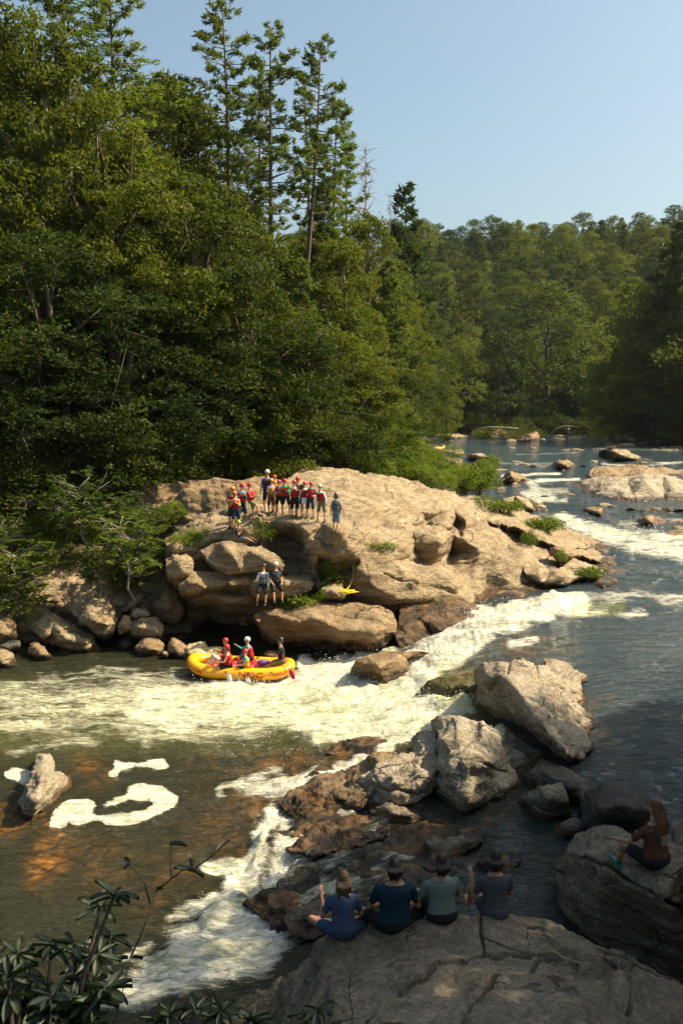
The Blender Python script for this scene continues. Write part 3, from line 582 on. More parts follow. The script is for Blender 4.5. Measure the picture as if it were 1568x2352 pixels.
# ---- left bank
relief('rock_slope', [(-420,1260,3.1),(-100,1255,3.2),(0,1262,3.1),(60,1250,3.3),(150,1262,3.2),(250,1262,3.2),(330,1255,3.3),(400,1262,3.2),(430,1330,0,46),(440,1400,0,45),(440,1500,0,42.6),(300,1508,0,42.4),(150,1512,0,42.4),(-50,1530,0,41.8),(-420,1545,0,41.5)],
 [(50,1330,2.4),(170,1340,2.35),(250,1330,2.5),(100,1390,1.6),(200,1400,1.5),(330,1330,2.4),(330,1400,1.2),(60,1440,.7),(200,1460,0,43.4),(330,1450,0,43.6),(-100,1400,1.4)], 'sandy rock bank behind the boulders at the left of the pool', 'rock slope', TAN, T=2, seed=16, step=3, amp=.3, L=1.4, strata=.2)
LB = [('b',[(-34,1497),(0,1493),(16,1490),(29,1499),(44,1530),(26,1541),(-34,1543)],38.4,'rounded boulder at the far left waterline',TAN),
 ('c',[(65,1475),(88,1472),(104,1483),(112,1499),(124,1511),(104,1519),(83,1520),(68,1498)],39.4,'pitted dark boulder standing in the pool edge at left',BRN),
 ('d',[(-10,1487),(26,1470),(49,1470),(51,1484),(20,1494),(-10,1500)],39.9,'low wedge of dark rock behind the far left boulder',DKR),
 ('e',[(-60,1412),(10,1410),(36,1423),(34,1444),(39,1457),(31,1472),(0,1482),(-60,1482)],40.6,'big brown boulder cut by the left edge below the bush',BRN),
 ('g',[(47,1415),(65,1408),(90,1396),(140,1418),(182,1447),(207,1456),(218,1473),(233,1488),(229,1503),(203,1507),(165,1500),(110,1478),(60,1440)],40.4,'long tongue of rock sloping to the waterline',TAN),
 ('h',[(161,1392),(166,1382),(205,1374),(247,1373),(260,1400),(270,1428),(263,1451),(239,1460),(216,1449),(182,1423),(166,1410)],40.6,'large pale block patterned by leaf shadows on the left bank',TAN),
 ('i',[(300,1428),(322,1416),(359,1416),(379,1431),(372,1459),(346,1463),(302,1456)],40.9,'smooth squarish boulder on top of the darker one',TAN),
 ('j',[(309,1484),(330,1468),(351,1460),(382,1479),(374,1497),(359,1504),(325,1508),(309,1497)],40.1,'dark brown boulder below the squarish one',BRN),
 ('k',[(385,1477),(399,1462),(418,1476),(432,1490),(418,1516),(402,1518),(391,1504)],39.8,'upright pointed rock left of the raft',BRN),
 ('l',[(412,1514),(422,1495),(435,1480),(469,1472),(483,1487),(519,1487),(532,1505),(522,1524),(424,1524)],39.6,'cream coloured rock hump just behind the raft bow',SAND),
 ('m',[(367,1503),(374,1493),(384,1493),(389,1502),(384,1510),(371,1510)],39.7,'small round pale stone at the water',PAL),
 ('n',[(602,1500),(620,1492),(645,1498),(650,1511),(628,1517),(607,1512)],39.4,'wet golden rock behind the raft stern',ORG),
 ('o',[(276,1402),(294,1384),(325,1364),(329,1379),(307,1397),(285,1406)],42.2,'thin angular slab leaning right on the left bank',TAN),
 ('p',[(303,1407),(312,1396),(341,1396),(348,1414),(325,1419),(305,1417)],41.6,'small cracked rock above the squarish boulder',PAL),
 ('q',[(269,1455),(276,1426),(289,1409),(301,1421),(300,1446),(281,1458)],41.0,'triangular rock wedged between two larger boulders',TAN),
 ('r',[(335,1400),(372,1350),(392,1330),(414,1335),(428,1400),(405,1430),(360,1425)],42.6,'tall shaded slab leaning against the cave mouth',BRN),
 ('s',[(250,1385),(262,1365),(290,1362),(300,1380),(280,1398),(256,1402)],42.8,'pale block behind the leaf-shadowed boulder',TAN),
 ('t',[(280,1462),(300,1456),(315,1475),(305,1500),(280,1502),(268,1485)],41.3,'dark rock in the gap at the waterline',DKR),
 ('u',[(120,1500),(150,1492),(175,1500),(170,1514),(130,1516)],40.6,'low dark rock beneath the long tongue',DKR)]
for i, (nm, ol, Y, lab, mt) in enumerate(LB):
    ya = min(p[1] for p in ol); yb = max(p[1] for p in ol); h = yb-ya; xc = sum(p[0] for p in ol)/len(ol); wd = max(p[0] for p in ol)-min(p[0] for p in ol)
    sz = min(wd, h)/55
    O = [(x, y, 0, Y+sz*1.15*(yb-y)/h+.25*sz) for x, y in ol]
    I = [(xc-wd*.12, ya+h*.32, 0, Y+sz*.35), (xc+wd*.2, ya+h*.4, 0, Y+sz*.3), (xc, ya+h*.62, 0, Y-sz*.12), (xc-wd*.28, ya+h*.6, 0, Y+sz*.12), (xc+wd*.27, ya+h*.7, 0, Y+sz*.1)]
    relief('boulder', O, I, lab, 'boulder', mt, T=max(.6, sz*1.3), seed=30+i, step=1.8, amp=.06+.03*sz, L=.7, strata=.05, j=2.2, sm=3)
# ---- middle of the river
relief('boulder', [(804,1533,.45),(812,1522,.8),(844,1506,1.1),(900,1498,1.2),(960,1494,1.15),(1020,1497,.95),(975,1507,.9),(932,1514,.95),(936,1537,.75),(912,1560,.5),(903,1592,.0),(864,1590,-.05),(824,1570,-.05),(805,1547,.1)], [(870,1535,1.05),(840,1530,.9),(900,1520,1.1),(880,1560,.55)], 'dark wet boulder splitting the white water in mid river', 'boulder', BRN, T=1.5, seed=60, step=2, amp=.08, wetr=1.1)
relief('boulder', [(950,1596,.35),(985,1562,.85),(1040,1548,1.15),(1100,1545,1.3),(1110,1592,.9),(1085,1610,.6),(1000,1614,.35)], [(1020,1580,.95),(1070,1575,1.15)], 'mossy green rock washed over beside the grey boulder', 'boulder', MOSS, T=1, seed=61, step=2.4, amp=.08, wetr=0)
relief('boulder', [(1086,1538,2.3),(1104,1520,2.7),(1140,1519,2.8),(1169,1519,2.8),(1184,1509,2.9),(1209,1517,2.8),(1229,1533,2.5),(1250,1530,2.5),(1237,1521,2.7),(1240,1510,2.8),(1264,1512,2.7),(1314,1533,2.2),(1362,1560,1.5),(1328,1570,1.7),(1345,1600,1.5),(1330,1628,1.65),(1380,1662,1.45),(1374,1676,1.45),(1344,1686,1.6),(1366,1718,1.4),(1330,1742,1.5),(1350,1775,1.25),(1356,1806,1.1),(1330,1812,1.0),(1300,1765,1.0),(1284,1748,.9),(1244,1728,.95),(1184,1688,1.1),(1134,1658,.9),(1099,1635,.7),(1094,1593,1.5),(1102,1563,2.0)],
 [(1122,1560,2.5),(1150,1553,2.75),(1180,1580,2.75),(1200,1602,2.75),(1230,1650,2.55),(1265,1695,2.25),(1300,1735,1.95),(1160,1535,2.85),(1230,1560,2.6),(1280,1560,2.3),(1260,1600,2.35),(1300,1610,2.0),(1290,1650,2.1),(1330,1690,1.8),(1125,1600,0,29.0),(1150,1632,0,28.6),(1195,1665,0,27.5),(1240,1705,0,26.6),(1175,1625,0,27.2),(1270,1728,0,25.6)],
 'large jagged grey and tan boulder with a sunlit top and shaded flank', 'boulder', PAL, T=3, seed=62, step=2.6, amp=.10, L=.9, strata=.09, wetr=.3, grooves=[([(1225,1535),(1240,1560),(1300,1590)],3,.1),([(1170,1522),(1165,1550)],3,.1)])
relief('boulder', [(992,1655,1.8),(1006,1642,2.2),(1044,1642,2.3),(1064,1653,2.2),(1104,1657,2.2),(1154,1663,1.9),(1195,1700,1.5),(1222,1760,1.2),(1217,1800,1.0),(1176,1842,.95),(1131,1884,.9),(1094,1894,.85),(1074,1868,0,21.7),(1052,1868,.95),(1028,1858,.85),(1002,1818,0,22.9),(1002,1763,0,23.6),(1008,1723,0,24.0),(1004,1683,1.9)],
 [(1050,1690,2.35),(1030,1720,2.2),(1060,1730,2.3),(1095,1690,2.0),(1112,1702,2.35),(1150,1740,2.0),(1075,1762,2.2),(1130,1752,2.2),(1130,1785,1.75),(1035,1768,0,21.9),(1048,1800,0,21.6),(1066,1835,0,21.2),(1120,1840,1.3),(1170,1720,1.5),(1175,1790,1.3),(1020,1800,0,22.5)],
 'tall blocky pale boulder with dappled light in the middle foreground', 'boulder', PAL, T=2.5, seed=63, step=2.4, amp=.11, L=.8, strata=.08, wetr=.3, grooves=[([(1070,1750),(1120,1758),(1160,1775)],3,.14),([(1066,1660),(1075,1700),(1060,1730)],3,.1),([(1055,1760),(1060,1810),(1080,1850)],2.5,.08)])
relief('boulder', [(942,1695,1.2),(974,1672,1.7),(1004,1676,1.7),(1002,1723,1.7),(1006,1763,1.6),(1002,1812,1.2),(962,1868,.7),(929,1864,.75),(899,1850,.8),(859,1864,.55),(829,1868,.5),(824,1833,.8),(812,1803,.8),(859,1761,1.1),(909,1741,1.3),(950,1733,1.3)],
 [(900,1785,1.5),(950,1770,1.6),(975,1735,1.65),(985,1700,1.7),(940,1820,1.25),(870,1810,1.1),(900,1830,1.15),(985,1790,1.5)], 'low broken cream rock between the cascade and the blocky boulder', 'boulder', PAL, T=1.5, seed=64, step=2.4, amp=.12, L=.7, strata=.09, wetr=.35, grooves=[([(820,1800),(880,1815),(960,1825)],3,.12),([(940,1730),(950,1770)],3,.1)])
relief('rock_ledge', [(640,1850,.25),(672,1812,.42),(720,1790,.5),(790,1768,.62),(846,1762,.85),(858,1790,1.0),(842,1858,.75),(790,1880,.5),(720,1884,.35),(660,1872,.25)], [(760,1815,.72),(800,1840,.72),(700,1840,.48)], 'glistening amber ledge under the small cascade', 'rock ledge', ORG, T=1, seed=65, step=2.4, amp=.10, L=.5, strata=.07, wetr=.4)
relief('rock_ledge', [(738,1735,.22),(780,1702,.35),(840,1690,.5),(892,1700,.6),(880,1722,.55),(800,1742,.3)], [(820,1712,.48)], 'thin amber rock between two streams of foam', 'rock ledge', ORG, T=1, seed=66, step=2.4, amp=.05, L=.5, strata=.04, wetr=.5)
relief('boulder', [(1185,1842,1.1),(1234,1806,1.8),(1289,1797,2.0),(1306,1843,1.7),(1312,1872,1.3),(1276,1890,1.0),(1234,1884,1.0)], [(1260,1835,1.95)], 'dark angular block in the shade below the jagged boulder', 'boulder', GRY, T=1.5, seed=67, step=2.6, amp=.05, wetr=.3)
relief('boulder', [(1270,1892,1.2),(1324,1880,1.5),(1342,1903,1.4),(1332,1940,1.0),(1284,1930,1.0)], [(1305,1903,1.55)], 'small dark stone at the corner of the quiet channel', 'boulder', DKR, T=1, seed=68, step=2.6, amp=.05, wetr=.3)
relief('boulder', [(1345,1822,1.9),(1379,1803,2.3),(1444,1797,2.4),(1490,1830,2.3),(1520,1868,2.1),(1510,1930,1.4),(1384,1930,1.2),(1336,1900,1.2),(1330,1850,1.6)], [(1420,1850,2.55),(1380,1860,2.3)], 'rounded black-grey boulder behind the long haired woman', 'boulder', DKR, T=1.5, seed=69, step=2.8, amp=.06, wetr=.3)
relief('boulder', [(1545,1890,2.6),(1575,1872,2.9),(1700,1880,3.0),(1760,1960,2.5),(1600,1970,2.6),(1550,1950,2.5)], [(1620,1910,3.1)], 'grey boulder at the right edge behind the woman', 'boulder', GRY, T=1.5, seed=70, step=3.5, amp=.06, wetr=.0)
relief('boulder', [(88,1735,.35),(102,1730,.5),(118,1738,.4),(124,1768,.3),(160,1788,-.12),(168,1808,-.12),(140,1835,-.12),(110,1860,-.12),(75,1890,-.12),(40,1876,-.12),(44,1838,.25),(66,1803,.5),(74,1768,.45)], [(100,1760,.7),(96,1800,.75),(80,1838,.65),(120,1800,.4),(100,1840,.35)], 'lone tan rock in the dark pool beside the foam swirl', 'boulder', PAL, T=.9, seed=71, step=2.2, amp=.06, L=.5, wetr=.32)
relief('boulder', [(-40,1870,-.1),(0,1862,.05),(30,1872,-.1),(26,1905,-.12),(-40,1915,-.12)], [(-5,1885,.0)], 'amber rock just under the surface at the left edge', 'boulder', ORG, T=.6, seed=72, step=2.4, amp=.02)
# rock bed showing through the side channel
relief('rock_ledge', [(900,1905,.95),(960,1888,1.1),(1040,1895,1.2),(1100,1905,1.3),(1110,1940,1.2),(1040,1975,1.1),(1000,2010,1.0),(920,1990,.85),(880,1945,.75)], [(1060,1925,1.32),(1020,1950,1.25),(950,1930,1.0)], 'dark wet ledge where the side channel spills over', 'rock ledge', GRY, T=1, seed=73, step=3, amp=.06, L=.6, wetr=.7)
relief('rock_ledge', [(840,2010,.8),(900,1985,.9),(960,1990,1.0),(990,2020,1.05),(960,2075,.9),(880,2085,.75),(830,2050,.6)], [(910,2030,1.0)], 'low brown ledge in the stream in front of the seated group', 'rock ledge', GRY, T=1, seed=74, step=3, amp=.07, L=.6, wetr=.6)
relief('rock_ledge', [(650,2110,.45),(700,2070,.6),(760,2060,.72),(790,2090,.7),(740,2150,.5),(680,2170,.35)], [(720,2105,.75)], 'wet black rock in the stream at the left woman\'s knees', 'rock ledge', DKR, T=1, seed=75, step=3, amp=.06, L=.6, wetr=.6)
relief('rock_ledge', [(1180,1695,1.6),(1240,1728,1.5),(1290,1758,1.5),(1350,1792,1.55),(1350,1850,1.4),(1300,1830,1.4),(1230,1825,1.2),(1195,1790,1.1)], [(1250,1775,1.7),(1310,1805,1.75)], 'black rock in the dark gap under the jagged boulder', 'rock ledge', DKR, T=1.5, seed=76, step=3, amp=.08, wetr=.5)  # added dark rock, its black colour standing in for the cavity's shadow
relief('rock_ledge', [(640,1920,.15),(690,1890,.3),(760,1880,.55),(850,1878,.75),(900,1900,.9),(880,1945,.85),(800,1960,.65),(720,1975,.45),(660,1960,.25)], [(760,1920,.62),(830,1915,.8)], 'broken dark wet ledge crossed by thin water below the amber one', 'rock ledge', GRY, T=1, seed=77, step=2.6, amp=.12, L=.6, strata=.1, wetr=.9)
relief('rock_ledge', [(1090,1985,1.1),(1130,1960,1.25),(1180,1950,1.3),(1200,1980,1.2),(1150,2010,1.1)], [(1150,1978,1.35)], 'low dark rock in the quiet channel', 'rock ledge', DKR, T=.8, seed=78, step=3, amp=.06, wetr=.6)
relief('rock_ledge', [(560,2080,.05),(600,2050,.2),(650,2040,.4),(690,2050,.55),(680,2100,.4),(620,2120,.2)], [(640,2072,.42)], 'black ledge in the white water left of the spectators', 'rock ledge', DKR, T=.8, seed=79, step=2.6, amp=.10, L=.5, wetr=.9)
relief('boulder', [(848,1862,.75),(880,1848,1.0),(930,1856,1.1),(975,1866,1.0),(985,1890,.85),(930,1905,.75),(870,1898,.65)], [(905,1868,1.15),(950,1875,1.1)], 'low pale rock joining the cream rock to the dark ledge', 'boulder', PAL, T=.9, seed=84, step=2.4, amp=.07, L=.6, wetr=.6)
relief('boulder', [(815,1762,.8),(840,1738,1.0),(880,1728,1.2),(920,1735,1.2),(900,1752,1.1),(860,1775,.95),(826,1790,.8)], [(865,1748,1.3)], 'cracked tan rock at the upper left of the cream rock', 'boulder', BRN, T=.9, seed=85, step=2.4, amp=.08, L=.6, wetr=.5)
def wz(x, y, d=.0): return (x, y, float(wlev(x, y))+d)
_ol = [(672,1862),(700,1790),(760,1740),(830,1722),(930,1770),(1010,1820),(1100,1890),(1180,1895),(1170,1960),(1130,2010),(1060,2040),(990,2095),(860,2110),(720,2150),(640,2160),(600,2100),(640,2030),(675,1985),(680,1920)]
_il = [(x, y) for x in range(660, 1150, 62) for y in range(1790, 2110, 55) if pdist(np.array([[x, y]], float), np.array(_ol, float))[1][0] and pdist(np.array([[x, y]], float), np.array(_ol, float))[0][0] > 22]
WETB = rock_mat('wet_bedrock', (.10, .085, .065), (.045, .04, .032), (.17, .145, .11), amber=(.11, .065, .028), rough=.4)
_r = np.random.RandomState(6)
relief('rock_ledge', [wz(x, y, -.06) for x, y in _ol], [wz(x, y, -.15+.11*_r.rand()) for x, y in _il], 'broad dark bedrock ledge with thin water sliding over it toward the lower left', 'rock ledge', WETB, T=1, seed=86, step=2.6, amp=.11, L=.9, strata=.14, wetr=.34, j=8)
# ---- foreground
relief('rock_slab', [(640,2420,1.6),(640,2330,1.4),(648,2262,1.5),(690,2218,1.9),(720,2185,2.5),(760,2150,2.85),(840,2128,3.05),(930,2112,3.15),(1060,2090,3.2),(1100,2098,3.15),(1150,2098,3.2),(1200,2108,3.15),(1260,2135,3.0),(1330,2160,2.85),(1400,2190,2.75),(1450,2218,2.7),(1500,2248,2.7),(1568,2285,2.75),(1750,2360,2.6),(1900,2560,2.6),(1900,3100,3.5),(500,3100,3.5),(560,2700,2.6)],
 [(780,2158,3.05),(905,2145,3.15),(1015,2124,3.2),(1140,2112,3.25),(700,2260,2.3),(760,2230,2.9),(690,2352,2.6),(780,2352,3.5),(870,2300,3.45),(960,2220,3.4),(1060,2180,3.45),(1000,2290,3.75),(1100,2240,3.55),(1200,2200,3.35),(1300,2230,3.3),(1100,2352,4.1),(1250,2300,3.85),(1380,2250,3.25),(1428,2220,3.35),(1420,2270,3.75),(1400,2320,4.0),(1500,2300,3.2),(1568,2352,3.4),(900,2450,4.2),(1200,2500,4.5),(1500,2500,4.0),(900,2800,4.9),(1300,2800,5.1),(1700,2600,3.6)],
 'wide grey rock slab in the foreground that four people sit on', 'rock slab', GRY, step=2.8, T=2.5, seed=80, amp=.09, L=1.0, strata=.10, wetr=0, drop=.6, j=5,
 grooves=[([(885,2308),(948,2276),(1012,2237),(1063,2212),(1108,2205),(1224,2209),(1268,2202),(1326,2228)],6,.32),([(1100,2104),(1106,2130),(1102,2150),(1112,2180),(1111,2205)],4,.11),([(1060,2352),(1090,2310),(1140,2270),(1180,2255)],5,.12),([(780,2270),(860,2230),(940,2210)],4,.08),([(1240,2160),(1330,2210),(1420,2222)],5,.1),([(1428,2222),(1440,2280),(1436,2352)],6,.1),([(1268,2202),(1210,2240),(1150,2250)],5,.12)])
relief('boulder', [(1322,1924,2.8),(1345,1912,2.95),(1384,1907,3.1),(1417,1907,3.15),(1456,1920,3.3),(1500,1933,3.5),(1568,1938,3.6),(1700,1950,3.6),(1850,2050,3.4),(1850,2420,1.0),(1600,2350,.9),(1500,2260,.95),(1400,2215,.95),(1360,2175,.95),(1326,2145,.95),(1302,2112,.95),(1284,2090,1.0),(1282,2050,1.6),(1276,2012,2.0),(1274,1992,2.2),(1298,1955,2.6)],
 [(1400,1950,3.3),(1450,1985,3.5),(1500,1992,3.65),(1560,1990,3.75),(1350,1970,3.0),(1400,2010,3.15),(1460,2035,3.4),(1520,2060,3.5),(1350,2010,2.6),(1320,2060,2.1),(1380,2050,2.6),(1420,2090,2.4),(1480,2110,2.6),(1560,2140,2.7),(1380,2130,1.8),(1460,2190,1.6),(1568,2250,1.5),(1700,2100,3.4)],
 'rounded dark boulder at right that the long haired woman sits on', 'boulder', GRY, step=2.8, T=2.5, seed=81, amp=.08, L=.9, strata=.07, wetr=.35, drop=.2, grooves=[([(1340,1972),(1400,1990),(1460,2032),(1530,2070),(1568,2090)],6,.2),([(1420,1960),(1480,2000),(1540,2020)],3,.06)])
relief('boulder', [(1450,2045,3.2),(1480,2041,3.35),(1530,2053,3.35),(1552,2070,3.1),(1540,2086,2.9),(1515,2084,2.9),(1475,2066,2.95)], [(1505,2062,3.35)], 'small lit wedge of rock on the front of the right boulder', 'boulder', GRY, step=2.6, T=.8, seed=82, amp=.03, wetr=0)
relief('boulder', [(500,2460,.9),(520,2360,.5),(560,2322,.5),(610,2285,.6),(655,2248,1.0),(668,2300,1.5),(664,2380,1.6),(650,2500,1.9),(560,2560,1.6)], [(600,2340,1.0),(630,2300,1.15),(610,2400,1.4)], 'wet amber and tan rock beside the foreground slab', 'boulder', BRN, step=2.8, T=1.5, seed=83, amp=.09, L=.5, wetr=1.0)
# ---- upstream
UP = [([(1350,1100,0,104),(1352,1080,0,108),(1365,1073,0,111),(1407,1070,0,113),(1446,1066,0,114),(1498,1073,0,113),(1550,1078,0,112),(1760,1086,0,110),(1760,1124,0,100),(1568,1116,0,101),(1524,1110,0,102),(1498,1100,0,102),(1440,1102,0,103)],[(1400,1084,0,105),(1480,1084,0,105)],'brown hump of rock behind the white-faced one across the river',BRN,5),
 ([(1312,1120,2.4),(1327,1108,2.6),(1350,1098,3.0),(1394,1093,3.5),(1441,1094,3.7),(1477,1089,4.1),(1521,1089,4.2),(1568,1107,3.6),(1760,1125,3.2),(1760,1153,2.3),(1524,1154,2.3),(1433,1156,2.3),(1381,1151,2.3),(1352,1144,2.3),(1338,1132,2.35)],[(1400,1120,3.2),(1480,1115,3.6),(1450,1140,2.8),(1550,1130,3.1)],'broad pale rock dome across the river at right',PAL,5),
 ([(1329,1178,2.0),(1337,1170,2.4),(1381,1167,2.5),(1410,1174,2.4),(1424,1187,2.0),(1386,1197,1.9),(1353,1194,1.9)],[(1375,1178,2.6)],'flat brown rock in the upper rapid',BRN,2),
 ([(1444,1209,1.9),(1464,1191,2.5),(1498,1185,2.6),(1532,1193,2.5),(1554,1210,1.9),(1524,1223,1.85),(1472,1219,1.85)],[(1490,1196,2.7),(1500,1208,2.3)],'dark sided rock below the row in the upper rapid',BRN,2),
 ([(1429,1180,2.1),(1440,1165,2.7),(1455,1168,2.6),(1470,1171,2.5),(1490,1164,2.7),(1520,1168,2.6),(1568,1168,2.7),(1640,1170,2.6),(1640,1188,2.0),(1500,1185,2.1)],[],'jagged row of low rocks under the pale dome',BRN,2),
 ([(1258,1071,2.4),(1275,1060,3.2),(1290,1055,3.4),(1311,1060,3.2),(1330,1073,2.4),(1308,1079,2.3),(1270,1076,2.3)],[(1290,1066,3.6)],'craggy brown rock in midstream far up the river',BRN,2.5),
 ([(1328,1073,2.4),(1337,1064,3.1),(1347,1065,3.1),(1350,1075,2.4),(1330,1077,2.4)],[],'small dark rock beside the craggy midstream one',DKR,1.5),
 ([(1385,1040,2.8),(1394,1032,4.0),(1433,1033,4.1),(1455,1042,3.6),(1474,1050,2.6),(1467,1059,2.5),(1407,1058,2.5),(1392,1049,2.5)],[(1420,1044,3.8)],'smooth tan rock far upstream at right',TAN,4),
 ([(1370,1040,2.6),(1376,1031,3.9),(1420,1026,4.5),(1428,1034,4.0),(1400,1046,2.6)],[],'dark ledge behind the smooth tan upstream rock',DKR,4),
 ([(1134,1104,2.5),(1161,1092,3.2),(1171,1082,3.6),(1215,1100,2.8),(1222,1109,2.4),(1190,1113,2.4),(1140,1113,2.4)],[(1175,1096,3.3)],'striped dark ledge at the tip of the green bushes',BRN,2.5),
 ([(1167,1113,2.4),(1185,1108,2.8),(1202,1120,2.3),(1170,1123,2.3)],[],'little tan rock by the foam below the bushes',TAN,1.5),
 ([(1148,1147,3.2),(1181,1140,3.4),(1211,1144,3.2),(1241,1158,2.8),(1260,1171,2.2),(1257,1181,2.1),(1231,1181,2.1),(1190,1172,2.4),(1160,1160,2.9)],[(1200,1155,3.1)],'rounded tan rock between outcrop and rapid',TAN,2.5),
 ([(983,1037,2.7),(1020,1032,3.6),(1060,1031,3.6),(1071,1041,2.8),(1060,1050,2.5),(985,1048,2.6)],[(1040,1040,3.4)],'flat ledge the far yellow raft rests against',TAN,5),
 ([(1067,1050,2.6),(1081,1041,3.6),(1110,1042,3.6),(1128,1053,2.6),(1070,1057,2.5)],[(1095,1048,3.5)],'smooth pinkish rock beside the far ledge',TAN,4),
 ([(1018,1052,3.3),(1050,1051,3.3),(1065,1060,2.9),(1076,1073,2.4),(1050,1076,2.4),(1018,1070,2.6)],[(1045,1062,3.2)],'tan rock half hidden by the bushes upstream',TAN,3)]
for i, (O, I, lab, mt, T) in enumerate(UP):
    relief('river_rock', O, I, lab, 'rock', mt, T=T, seed=90+i, step=1.6, amp=.16, L=1.6, strata=.14, j=1.6, sm=1, wetr=.5)
# small rocks scattered up the river: one shape copied
def pebble_mesh(seed, mat):
    import bmesh
    bm = bmesh.new(); bmesh.ops.create_icosphere(bm, subdivisions=4, radius=1)
    V = np.array([v.co[:] for v in bm.verts]); F = [tuple(v.index for v in f.verts) for f in bm.faces]; bm.free()
    rs = np.random.RandomState(seed)
    for _ in range(9):
        n = rs.normal(size=3); n /= np.linalg.norm(n); dd = .55+.3*rs.rand(); s = V@n; V = V-np.outer(np.maximum(s-dd, 0), n)
    V = V*(1+.12*fbm(V*1.6+seed, 4))[:, None]; V[:, 2] *= .55
    me = mesh('river_rock', V, np.array(F), mat); attr(me, 'wet', np.clip(.55-V[:, 2]*2.2, 0, 1)); return me
PM = [pebble_mesh(s, m) for s, m in ((1, BRN), (2, TAN), (3, DKR))]
rs = np.random.RandomState(5)
def pebbles(spots, label, group):
    for k, (x, y, s) in enumerate(spots):
        P = at_z(x, y, float(wlev(x, y))); o = link('river_rock', PM[k % 3], None, P-np.array([0, 0, .12*s]))
        o.scale = (s*rs.uniform(.9, 1.5), s*rs.uniform(.8, 1.2), s*rs.uniform(.5, .9)); o.rotation_euler = (0, 0, rs.rand()*6.3)
        tag(o, label, 'rock', group)
pebbles([(rs.uniform(1130, 1560), rs.uniform(1000, 1034), rs.uniform(.6, 1.7)) for _ in range(46)], 'small low rock breaking the calm water far upstream', 'small rocks far upstream')
pebbles([(1190,1062,.9),(1205,1068,.6),(1222,1072,1.2),(1240,1071,.9),(1360,1060,.8),(1250,1140,.5),(1310,1136,.5),(1385,1160,.7),(1400,1163,.5),(1550,1200,.6),(1560,1225,.8),(1540,1180,.5),(1565,1213,.7),(1500,1066,1),(1540,1062,1),(1480,1063,.7),(1148,1080,.7),(1130,1118,.8),(1150,1122,.6)], 'small dark rock poking out of the rapids upstream', 'small rocks in the rapids')
# ------------------------------------------------------------------ foliage
def leaf_mat(name, c1, c2, tr=.42, gloss=.15, rand=.35):
    m, nt = newmat(name); N = NT(nt)
    oi = N.n('ShaderNodeObjectInfo').outputs['Random']
    geo = N.n('ShaderNodeNewGeometry')
    tc = N.n('ShaderNodeTexCoord').outputs['Object']
    f = N.math('ADD', N.math('MULTIPLY', N.noise(tc, .35, 4, .6), .75), N.math('MULTIPLY', geo.outputs['Random Per Island'], .35))
    f = N.math('ADD', f, N.math('MULTIPLY', N.math('SUBTRACT', oi, .5), rand))
    c = N.mix(N.mr(f, .25, .85, smooth=False), c1, c2)
    d = N.n('ShaderNodeBsdfPrincipled', ins={'Base Color': c, 'Roughness': .55, 'Specular IOR Level': gloss})
    t = N.n('ShaderNodeBsdfTranslucent', ins={'Color': N.mix(1., c, (1.35, 1.45, .55), 'MULTIPLY')})
    mx = N.n('ShaderNodeMixShader', ins={0: tr}); nt.links.new(d.outputs[0], mx.inputs[1]); nt.links.new(t.outputs[0], mx.inputs[2])
    N.out(mx.outputs[0]); return m
LEAF = leaf_mat('broad_leaves', (.020, .037, .005), (.108, .122, .013), rand=.7)
LEAFB = leaf_mat('bright_leaves', (.06, .10, .012), (.18, .215, .025), tr=.42)
NEED = leaf_mat('pine_needles', (.06, .09, .022), (.17, .20, .045), tr=.45)
FARL = leaf_mat('far_leaves', (.024, .044, .009), (.12, .135, .018), rand=.8)
FARN = leaf_mat('far_needles', (.022, .048, .016), (.08, .11, .025), tr=.3, rand=.5)
SAPL = leaf_mat('sapling_leaves', (.035, .065, .010), (.13, .155, .022), tr=.42)
RHO = leaf_mat('leathery_leaves', (.010, .020, .007), (.024, .04, .012), tr=.18, gloss=.6)
def bark_mat(name, a, b):
    m, nt = newmat(name); N = NT(nt); tc = N.n('ShaderNodeTexCoord').outputs['Object']
    v = N.mapp(tc, scale=(3, 3, .5)); f = N.noise(v, 3, 6, .65)
    bs = N.n('ShaderNodeBsdfPrincipled', ins={'Base Color': N.mix(f, a, b), 'Roughness': .9, 'Normal': N.bump(f, .8, .05)}); N.out(bs.outputs[0]); return m
BARK = bark_mat('bark', (.05, .038, .025), (.17, .13, .09)); BARKG = bark_mat('grey_bark', (.12, .105, .085), (.30, .26, .21))
def leafquads(C, N_, size, rs, asp=.5, D=None):
    """C centres, N_ preferred normals, diamond leaves"""
    n = len(C)
    nn = N_+rs.normal(size=(n, 3))*.75; nn /= np.linalg.norm(nn, axis=1)[:, None]
    if D is None: D = rs.normal(size=(n, 3))
    D = D-nn*(D*nn).sum(1)[:, None]; D /= np.linalg.norm(D, axis=1)[:, None]+1e-9
    S = np.cross(nn, D); s = (size*(.65+.7*rs.rand(n)))[:, None]
    V = np.stack([C-D*s*.5, C+S*s*asp*.5+nn*s*.06, C+D*s*.5-nn*s*.05, C-S*s*asp*.5+nn*s*.06], 1).reshape(-1, 3)
    return V, np.arange(n*4).reshape(n, 4)
def clusters(cs, rad, per, size, rs, flat=.55, up=.6, asp=.5):
    n = len(cs); k = n*per
    d = rs.normal(size=(k, 3)); d /= np.linalg.norm(d, axis=1)[:, None]; d *= (rs.rand(k)**.45)[:, None]
    d[:, 2] *= flat
    r = np.repeat(rad if not np.isscalar(rad) else np.full(n, rad), per)[:, None]
    C = np.repeat(cs, per, 0)+d*r
    C[:, 2] -= (d[:, 0]**2+d[:, 1]**2)*r[:, 0]*.35
    N_ = d*.8; N_[:, 2] += up
    return leafquads(C, N_, size, rs, asp)
PROTO = {}
